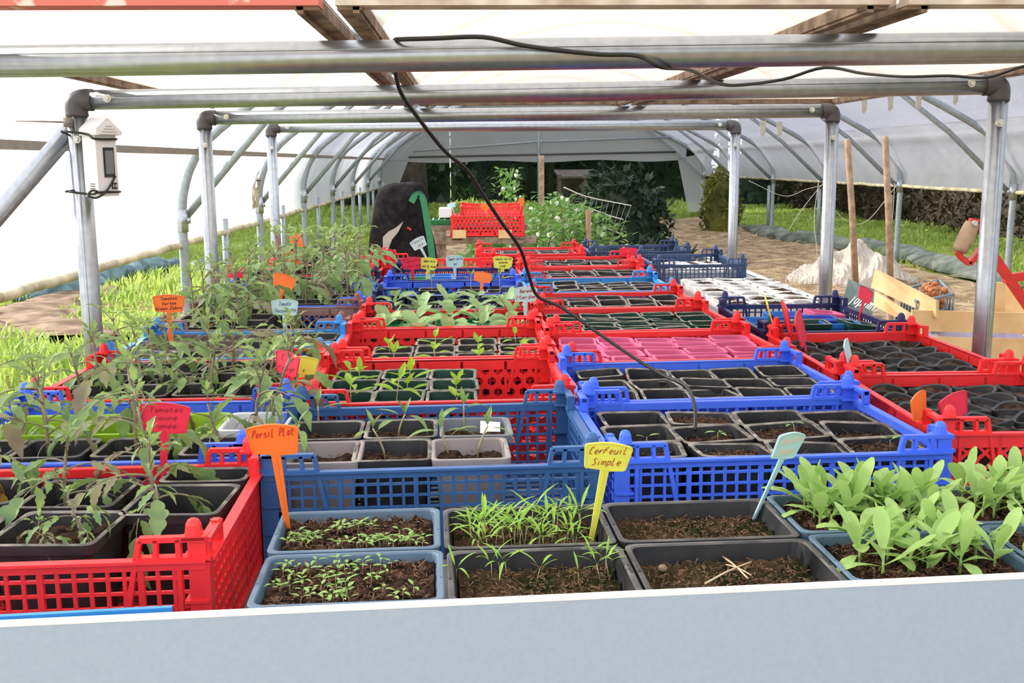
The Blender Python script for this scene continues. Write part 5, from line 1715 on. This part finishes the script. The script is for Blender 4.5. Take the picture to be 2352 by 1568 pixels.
def plank(px0, px1, py0, py1, Yf, dep, name='plank', m='wood'):
    a, b = atY(px0, py1, Yf), atY(px1, py0, Yf)
    mb = MB()
    mb.box(((a.x + b.x) / 2 - o0.x, Yf + dep / 2 - o0.y, (a.z + b.z) / 2), (b.x - a.x, dep, b.z - a.z))
    return obj(name, mb.mesh(name, M[m]), pt_)


plank(985, 1212, 516, 530, Y, 0.10)
plank(985, 1212, 516, 524, Y + 0.2, 0.10)
plank(985, 1212, 516, 524, Y + 0.4, 0.10)
plank(990, 1232, 543, 561, Y - 0.02, 0.10)
for x in (1000, 1178):
    a = atY(x, 530, Y)
    mb = MB()
    mb.box((a.x - o0.x + 0.03, 0.05, 0.36), (0.075, 0.09, 0.70))
    obj('leg', mb.mesh('leg', M['wood']), pt_)
for x in (1055, 1160):
    a = atY(x, 537, Y)
    mb = MB()
    mb.box((a.x - o0.x, 0.02, a.z), (0.09, 0.10, 0.055))
    obj('block', mb.mesh('block', M['palewood']), pt_)
a = atY(1120, 533, Y)
zc = atY(1120, 495, Y).z
t = crate(a.x - 0.25, a.x + 0.25, Y - 0.02, Y + 0.36, 'red', 'hex', 'hex', 'red honeycomb crate lying upside down on the pallet table', 0, 0)
t.rotation_euler = (math.pi, 0, 0.0)
t.location = (a.x, Y + 0.17, zc)
t = crate(a.x - 0.2, a.x + 0.27, Y + 0.2, Y + 0.5, 'red', 'sq', 'hex', 'second red crate tilted on top of the upside-down one', 0, 0)
t.rotation_euler = (0.06, 0, 0.0)
t.location = (a.x + 0.035, Y + 0.30, zc + 0.008)
t.scale = (0.92, 0.9, 0.36)
p = atY(1022, 490, Y)
mb = MB()
mb.box((0, 0, 0), (0.085, 0.2, 0.06))
mb.box((0, 0, 0.031), (0.078, 0.19, 0.003))
tag(obj('white_box', mb.mesh('white_box', M['plastic']), None, (p.x, Y + 0.15, p.z)), 'small white box beside the tipped red crate', 'box')
p = atY(1014, 512, Y)
t = thing('seed_tray', 'green seed tray under the white box on the pallet table', 'tray', (p.x, Y + 0.12, p.z))
mb = MB()
mb.loft([rrect(0.14, 0.2, 0.01, -0.02), rrect(0.17, 0.24, 0.012, 0.02), rrect(0.16, 0.23, 0.012, 0.022)], True)
obj('tray_shell', mb.mesh('tray_shell', M['gframe']), t)
mb = MB()
for k in range(4):
    mb.box((-0.06 + 0.04 * k, 0, 0.02), (0.006, 0.2, 0.006))
obj('dividers', mb.mesh('dividers', M['chalk']), t)
stake(1042, 486, 1037, 471, Y + 0.1, 19, 's_cyan', 'small cyan label above the white box', (), 'ink_pen', 0.0, 0.6, 0, 41)
stake(1118, 492, 1115, 474, Y - 0.1, 22, 's_orange', 'orange label on top of the tipped red crate', (), 'ink_pen', 0.0, 0.6, 0, 42)
stake(1196, 476, 1197, 462, Y, 13, 's_orange', 'small pale orange label at the right corner of the tipped crate', (), 'ink_pen', 0.5, 0.9, 0, 43)

# coat hung on a green frame
Y = 6.3
ct = thing('black_coat', 'black hooded coat hung over a green frame behind the bench', 'coat', (atY(915, 590, Y).x, Y, 0))
o0 = ct.location
ROWS = [(420, 905, 964, .04), (426, 882, 974, .07), (440, 866, 977, .09), (460, 860, 970, .11), (490, 856, 966, .12), (520, 852, 970, .12), (560, 848, 980, .12), (600, 846, 992, .12), (680, 844, 1000, .12)]
mb = MB()
rings = []
for i, (py, xa, xb, dp) in enumerate(ROWS):
    a, b = atY(xa, py, Y), atY(xb, py, Y)
    ring = []
    for k in range(22):
        an = 2 * math.pi * k / 22
        f = 1 + 0.10 * math.sin(5 * an + i * 0.5) + R.uniform(-.05, .05)
        ring.append(Vector(((a.x + b.x) / 2 + (b.x - a.x) / 2 * math.cos(an) * (1 + (f - 1) * .4) - o0.x, math.sin(an) * dp * f, a.z + R.uniform(-.006, .006))))
    rings.append(ring)
mb.loft(rings[::-1], True, True)
obj('body', mb.mesh('body', M['coat'], True), ct)
mb = MB()
rings = []
for i, (py, xa, xb, dp) in enumerate([(430, 952, 974, .03), (470, 958, 978, .05), (520, 962, 990, .06), (560, 965, 1000, .06), (600, 968, 1006, .06), (680, 970, 1012, .06)]):
    a, b = atY(xa, py, Y + 0.05), atY(xb, py, Y + 0.05)
    rings.append([Vector(((a.x + b.x) / 2 + (b.x - a.x) / 2 * math.cos(6.283 * k / 14) - o0.x, 0.05 + math.sin(6.283 * k / 14) * dp * R.uniform(.85, 1.15), a.z)) for k in range(14)])
mb.loft(rings[::-1], True, True)
obj('sleeve', mb.mesh('sleeve', M['coat'], True), ct)
mb = MB()
pts = [(930, 505), (918, 530), (905, 545), (895, 570), (884, 568), (884, 540), (896, 528), (912, 520)]
mb.prism([(atY(x, y, Y).x - o0.x, atY(x, y, Y).z) for x, y in pts][::-1], -0.15, -0.135)
obj('lining_flap', mb.mesh('lining_flap', M['lining']), ct)
mb = MB()
a, b = atY(925, 512, Y) - o0, atY(946, 526, Y) - o0
mb.tube([a + Vector((0, -.10, 0)), b + Vector((0, -.10, 0))], 0.007, 8)
obj('red_strap', mb.mesh('red_strap', M['redpaint']), ct)
gf = thing('green_arch', 'green painted metal arch supporting the black coat', 'frame', (atY(985, 600, Y).x, Y, 0))
mb = MB()
pp = smoothpath([atY(948, 462, Y), atY(957, 447, Y), atY(968, 445, Y), atY(976, 462, Y), atY(984, 510, Y), atY(992, 560, Y), atY(998, 620, Y), atY(1004, 700, Y), atY(1006, 800, Y)], 4)
for k in range(len(pp) - 1):
    mb.bar(pp[k] - gf.location + Vector((0, -0.16, 0)), pp[k + 1] - gf.location + Vector((0, -0.16, 0)), 0.036, 0.02)
obj('arch', mb.mesh('arch', M['gframe']), gf)

# ------------------------------------------------------------------ peas, stakes, netting
PEAL = []
for q in range(4):
    rr = random.Random(q)
    mb = MB()
    for k in range(70):
        z = rr.uniform(0.25, 1.0)
        a = rr.uniform(0, 6.28)
        r = 0.10 + 0.14 * rr.random()
        v, f = leaf(0.065 * rr.uniform(.7, 1.3), 0.045, P_OV, curl=rr.uniform(-.3, .8), fold=.2, n=3, seed=k)
        mt = Matrix.Translation((math.cos(a) * r * rr.random(), math.sin(a) * r * rr.random(), z)) @ Matrix.Rotation(a, 4, 'Z') @ Matrix.Rotation(rr.uniform(-1.0, 0.5), 4, 'Y')
        mb.add([mt @ Vector(p_) for p_ in v], f)
    PEAL.append(mb.mesh('foliage', M['peasleaf'], True))
mb = MB()
for s in (-1, 1):
    v, f = leaf(0.036, 0.034, P_RND, curl=-.5, fold=.4, n=4)
    mt = Matrix.Rotation(s * 0.7, 4, 'Z') @ Matrix.Rotation(-1.0, 4, 'Y')
    mb.add([mt @ Vector(p_) for p_ in v], f)
PETAL = mb.mesh('flower', M['petal'], True)
for k, (px, Y, top) in enumerate(((1188, 8.8, 470), (1205, 8.2, 490), (1225, 8.6, 480), (1250, 8.3, 455), (1272, 8.0, 470), (1292, 8.5, 440), (1312, 8.1, 462), (1335, 8.4, 470), (1360, 8.1, 478), (1385, 8.5, 490), (1405, 8.2, 510),
                                  (1165, 9.6, 380), (1180, 9.3, 420), (1238, 7.8, 505), (1300, 7.8, 500), (1350, 7.8, 515), (1270, 8.9, 440), (1325, 8.8, 455))):
    tp = atY(px, top, Y)
    t = thing('pea_plant', f'climbing pea plant with white flowers, {ordw[k] if k < 12 else ["tallest", "second tallest", "front", "front middle", "front right", "back", "back right"][k - 11]} in the row beyond the bench', 'plant', (tp.x, Y, 0), R.uniform(0, 6.28), 'pea plants')
    h = tp.z / 1.02
    mb = MB()
    for q in range(3):
        a = R.uniform(0, 6.28)
        mb.tube(smoothpath([(0.03 * math.cos(a), 0.03 * math.sin(a), 0), (0.06 * math.cos(a + 1), .06 * math.sin(a + 1), h * .4), (.04 * math.cos(a), .04 * math.sin(a), h * .75), (.08 * math.cos(a + 2), .08 * math.sin(a + 2), h)], 4), 0.004, 5)
    obj('stem', mb.mesh('stem', M['peasleaf'], True), t)
    for q in range(2):
        fo = obj('foliage', R.choice(PEAL), t, (0, 0, 0), (0, 0, R.uniform(0, 6)), (1, 1, h))
    for q in range(6):
        a, z = R.uniform(0, 6.28), h * R.uniform(.5, .98)
        obj('flower', PETAL, t, (math.cos(a) * .12, math.sin(a) * .12, z), (0, 0, R.uniform(0, 6)), R.uniform(.9, 1.3))
for k, (px, pt_top, pb, Y, wd, lab) in enumerate(((1244, 358, 600, 8.9, 11, 'tall square wooden stake rising behind the pea plants'), (1352, 482, 600, 7.7, 11, 'short square wooden stake in front of the pea plants'), (1295, 478, 600, 8.4, 6, 'thin wooden stake among the pea plants'))):
    a = atY(px, pt_top, Y)
    mb = MB()
    wm = wd * Y / F
    mb.box((0, 0, a.z / 2), (wm, wm, a.z))
    mb.box((0, 0, a.z), (wm * .8, wm * .8, 0.01))
    tag(obj('wooden_stake', mb.mesh('wooden_stake', M['handle']), None, (a.x, Y, 0)), lab, 'stake')
t = thing('wire_netting', 'loose wire netting leaning out to the right of the pea plants', 'netting', (atY(1400, 500, 8.2).x, 8.2, 0))
mb = MB()
c0, c1, c2, c3 = [atY(x, y, 8.2) - t.location for x, y in ((1345, 452), (1450, 472), (1425, 540), (1330, 520))]
for k in range(9):
    mb.tube([c0.lerp(c1, k / 8), c3.lerp(c2, k / 8) + Vector((R.uniform(-.02, .02), 0, 0))], 0.0016, 4)
obj('mesh_wires', mb.mesh('mesh_wires', M['netting']), t)
for (pa, pb, pc) in (((1295, 430), (1350, 452), (1450, 472)), ((1360, 480), (1400, 495), (1432, 504)), ((1392, 523), (1410, 530), (1428, 538))):
    mb = MB()
    mb.tube(smoothpath([atY(*q, 8.15) - t.location for q in (pa, pb, pc)], 6), 0.005, 5)
    obj('edge_twine', mb.mesh('edge_twine', M['twine'], True), t)
# strings hanging by the right wall
for k, ps in enumerate(([(1720, 415), (1800, 450), (1850, 435), (1890, 425)], [(1880, 420), (1870, 500), (1875, 560), (1880, 620)], [(1920, 485), (1935, 500), (1965, 515), (2000, 500), (2060, 425)], [(1900, 410), (1850, 470), (1810, 530)], [(2055, 420), (2050, 500), (2040, 600)])):
    mb = MB()
    mb.tube(smoothpath([atY(x, y, 9.6 + .2 * k) for x, y in ps], 5), 0.003, 4)
    tag(obj('twine', mb.mesh('twine', M['twine'], True)), f'slack white twine near the right wall, {["sagging from the left", "hanging beside the middle post", "sagging between the tool handles", "slanting down to the left", "hanging behind the right tool handle"][k]}', 'twine', 'slack twines by the right wall')
for k, (px, py) in enumerate(((1985, 235), (2045, 230), (2110, 228), (2195, 215), (1790, 290), (1752, 288))):
    a = atY(px, py, 7.0)
    mb = MB()
    mb.prism([(-.02, .03), (.02, .03), (.018, -.05), (.0, -.075), (-.016, -.055)], -.002, .002)
    tag(obj('cloth_tie', mb.mesh('cloth_tie', M['lining']), None, a), f'pale cloth tie hanging from the right roof, {ordw[k]} of six', 'tie', 'cloth ties under the roof')

# low dark plants and bushes inside the tunnel end
def bush(x, y, w, d, h, n, m, name, label, cat, size=0.12, core=0.78, grp=None, stems=True):
    rr = random.Random(int(x * 100 + y * 7))
    t = thing(name, label, cat, (x, y, 0), 0, grp)

    def pos():
        u, v = rr.uniform(0, 6.28), rr.random() ** 0.5
        z = h * (0.08 + 0.92 * rr.random() ** 0.8)
        s = math.sqrt(max(0.03, 1 - (z / h - .25) ** 2 / .6))
        v = 0.72 + 0.34 * rr.random()
        return (w / 2 * s * v * math.cos(u), d / 2 * s * v * math.sin(u), z)
    o = obj('foliage', cards(rr, n, pos, size, M[m], 'foliage'), t)
    mb = MB()
    rg = []
    for k in range(6):
        z = h * 0.94 * k / 5
        s = math.sqrt(max(0.03, 1 - (k / 5 - .25) ** 2 / .6)) * core
        rg.append([Vector((w / 2 * s * math.cos(a) * rr.uniform(.8, 1.1), d / 2 * s * math.sin(a) * rr.uniform(.8, 1.1), z)) for a in [6.283 * q / 12 for q in range(12)]])
    mb.loft(rg, True, True)
    obj('inner_leaves', mb.mesh('inner_leaves', M[m], True), t)
    return t


for k, (px, Y, w, h, n, m, lab) in enumerate(((1440, 12.5, 1.1, 0.95, 900, 'darkleaf', 'tall dark leafy vegetable plants right of the peas'), (1400, 13.5, .9, 1.05, 700, 'darkleaf', 'dark leafy vegetables behind the wire netting'),
                                             (1490, 10.8, .75, .34, 350, 'darkleaf', 'low dark green vegetable bed beyond the bench'), (1545, 10.5, .5, .30, 250, 'darkleaf', 'low dark green plant at the edge of the straw path'),
                                             (1655, 17.5, .7, .95, 500, 'yellowleaf', 'fresh green weed clump by the farthest right post'), (1130, 9.5, .6, .5, 260, 'peasleaf', 'green weeds seen under the pallet table'), (1195, 10.5, .7, .55, 260, 'peasleaf', 'low weeds at the foot of the pea row'))):
    bush(atY(px, 500, Y).x, Y, w, w * .8, h, n, m, 'leafy_bush', lab, 'plant', 0.13)

# ------------------------------------------------------------------ trees, hedge, shed
def tree(x, y, h, w, m, label, n=1500, z0=1.2, size=0.34, trunk=0.16):
    rr = random.Random(int(abs(x) * 31 + y * 17))
    t = thing('tree', label, 'tree', (x, y, 0), 0, 'trees around the tunnel')
    mb = MB()
    mb.tube(smoothpath([(0, 0, -.1), (rr.uniform(-.1, .1), 0, h * .35), (rr.uniform(-.3, .3), rr.uniform(-.3, .3), h * .8)], 4), [trunk * (1 - 0.09 * k) for k in range(9)], 10)
    for k in range(5):
        a = rr.uniform(0, 6.28)
        zz = h * rr.uniform(.3, .6)
        mb.tube([(0, 0, zz), (math.cos(a) * w * .2, math.sin(a) * w * .2, zz + h * .12), (math.cos(a) * w * .38, math.sin(a) * w * .38, zz + h * .2)], [trunk * .4, trunk * .25, trunk * .1], 6)
    obj('trunk', mb.mesh('trunk', M['bark'], True), t)
    blobs = [(rr.uniform(-.3, .3) * w, rr.uniform(-.3, .3) * w, z0 + (h - z0) * rr.uniform(.15, .95), w * rr.uniform(.22, .36)) for _ in range(11)]

    def pos():
        bx_, by_, bz_, br = rr.choice(blobs)
        d = Vector((rr.gauss(0, 1), rr.gauss(0, 1), rr.gauss(0, .8))).normalized() * br * rr.uniform(.7, 1.1)
        return (bx_ + d.x, by_ + d.y, max(z0 * .5, bz_ + d.z))
    o = obj('crown', cards(rr, n, pos, size, M[m], 'crown', None, 0, .6), t)
    mb = MB()
    for bx_, by_, bz_, br in blobs:
        rg = []
        for k in range(5):
            ph = math.pi * (k + .5) / 5
            rg.append([Vector((bx_ + br * .78 * math.sin(ph) * math.cos(a) * rr.uniform(.85, 1.1), by_ + br * .78 * math.sin(ph) * math.sin(a) * rr.uniform(.85, 1.1), bz_ - br * .78 * math.cos(ph))) for a in [6.283 * q / 9 for q in range(9)]])
        mb.loft(rg, True, True)
    obj('inner_crown', mb.mesh('inner_crown', M[m], True), t)
    return t


place = ['far left', 'second from far left', 'left of the dark trunk', 'behind the coat', 'behind the pallet table', 'behind the tunnel end post', 'behind the pea plants', 'behind the low shed', 'right of the low shed', 'behind the right end flap', 'outermost right', 'beyond the far right corner']
xs = [-15, -11.5, -8.2, -5.2, -2.2, 0.4, 2.8, 5.2, 7.6, 10.2, 13, 16]
for k, x in enumerate(xs):
    tree(x + R.uniform(-.4, .4), (27, 29, 28, 31, 33, 35, 34, 36, 33, 31, 29, 27)[k], (9, 10, 9, 10, 10, 9.5, 10, 9, 10, 9, 9, 8)[k], R.uniform(4.2, 5.2), 'darkleaf' if k not in (6, 7) else 'yellowleaf', f'dark tree beyond the tunnel end, {place[k]}', 1700, (0.6, .6, .6, 1.6, 1.7, 1.5, 1.3, 1.2, .5, .4, .4, .4)[k])
tree(-1.3, 25.5, 9, 4.0, 'darkleaf', 'big dark trunk standing just beyond the tunnel end on the left', 1200, 2.6, .34, 0.36)
for k, (x, y, h) in enumerate(((11.5, 6, 7), (12, 10.5, 8), (11.8, 15, 8), (12.2, 19.5, 8), (11.8, 24, 8))):
    tree(x, y, h, 4.4, 'darkleaf', f'dark tree behind the right hedge, {ordw[k]} from the near end', 1300, .5)
for k, (x, y, h) in enumerate(((-13.5, 22.5, 9), (-17.5, 20.5, 9.5), (-10, 25.5, 9))):
    tree(x, y, h, 5.0, 'darkleaf', f'dark tree on the left shading the far lawn, {ordw[k]} from the near side' if k else 'dark tree on the left shading the far lawn, nearest one', 1500, .5)
# hedge along the right side
t = thing('hedge', 'dark brown hedge along the right side outside the tunnel', 'hedge', (8.6, 15, 0))
rr = random.Random(77)
o = obj('foliage', cards(rr, 16000, lambda: (-0.75 + rr.uniform(-.25, .25) + .2 * math.sin(rr.uniform(0, 99)), rr.uniform(-11, 11), 2.1 * rr.random() ** 0.8), 0.15, M['hedge'], 'foliage', None, 0, .45), t)
o['kind'] = 'stuff'
mb = MB()
mb.add(*(lambda g: (g.v, g.f))(grid_mesh(-11, 11, 0, 1.9, 70, 10, lambda a, z: 0)))
mb.v = [(-0.62 + R.uniform(-.16, .16) + (0.25 if z > 1.7 else 0), x, y) for (x, y, z) in mb.v]
obj('inner_twigs', mb.mesh('inner_twigs', M['hedge'], True), t)
for k in range(5):
    p = (7.0 + R.uniform(-.4, .4), 10.5 + 1.6 * k + R.uniform(-.5, .5), 0.12)
    mb = MB()
    mb.tube([(0, 0, -.12), (0, 0, 0)], 0.003, 5)
    mb.loft([[Vector((r * math.cos(6.283 * q / 10), r * math.sin(6.283 * q / 10), z)) for q in range(10)] for r, z in ((.006, -.004), (.026, .004), (.012, .012))], True, True)
    tag(obj('dandelion', mb.mesh('dandelion', M['s_yellow']), None, p), 'yellow dandelion in the grass below the right hedge', 'flower', 'dandelions below the hedge')
for k, (x0, x1, yy, hh, m) in enumerate(((-22, -9, 27, 3.2, 'darkleaf'), (-9, -0.5, 29.5, 3.4, 'darkleaf'), (-0.5, 7, 31, 3.6, 'darkleaf'), (7, 20, 28, 3.4, 'darkleaf'))):
    t = thing('thicket', ['dark thicket beyond the far left of the lawn', 'dark thicket behind the coat and the pallet table', 'dark thicket behind the pea plants and the low shed', 'dark thicket beyond the right end flap'][k], 'thicket', ((x0 + x1) / 2, yy, 0))
    wd_ = (x1 - x0) / 2
    rr = random.Random(90 + k)
    obj('foliage', cards(rr, int(240 * (x1 - x0)), lambda: (rr.uniform(-wd_, wd_), -0.7 + rr.uniform(-.6, .3), hh * rr.random() ** 0.8), 0.30, M[m], 'foliage', None, 0, .55), t)
    g_ = grid_mesh(-wd_, wd_, 0, hh, 50, 10, lambda a, z: 0)
    mb = MB()
    mb.add([(x, -0.3 + rr.uniform(-.3, .3), y) for x, y, z in g_.v], g_.f)
    obj('inner_leaves', mb.mesh('inner_leaves', M[m], True), t)
# low shed at the far end
t = thing('low_shed', 'low weathered shed with an open dark front beyond the tunnel end', 'shed', (atY(1340, 430, 27).x, 27, 0))
o0 = t.location
a, b = atY(1285, 400, 27), atY(1402, 440, 27)
mb = MB()
mb.box((0, 0.5, a.z), (b.x - a.x, 1.6, 0.05), Matrix.Rotation(0.10, 3, 'X'))
obj('roof', mb.mesh('roof', M['shed']), t)
mb = MB()
mb.box((0, 1.1, a.z / 2), (b.x - a.x - .1, 0.05, a.z))
obj('back_wall', mb.mesh('back_wall', M['shed']), t)
for s in (-.48, 0.02, .48):
    mb = MB()
    mb.box((s * (b.x - a.x), -.2, a.z / 2), (.08, .08, a.z))
    obj('post', mb.mesh('post', M['shed']), t)
mb = MB()
mb.box((0.2 * (b.x - a.x), -.16, 0.4), (.5 * (b.x - a.x), .04, .5))
obj('front_board', mb.mesh('front_board', M['shed']), t)
p = atY(1500, 440, 24)
t = thing('scrap_sheet', 'bent grey scrap sheet lying outside the far right corner', 'sheet', (p.x, 24, p.z))
mb = MB()
mb.box((0, 0, 0), (0.5, 0.5, 0.03), Matrix.Rotation(-0.45, 3, 'Y'))
obj('sheet', mb.mesh('sheet', M['shed']), t)
mb = MB()
mb.box((0, 0.1, -p.z / 2), (0.4, .4, p.z - .1))
obj('support', mb.mesh('support', M['shed']), t)
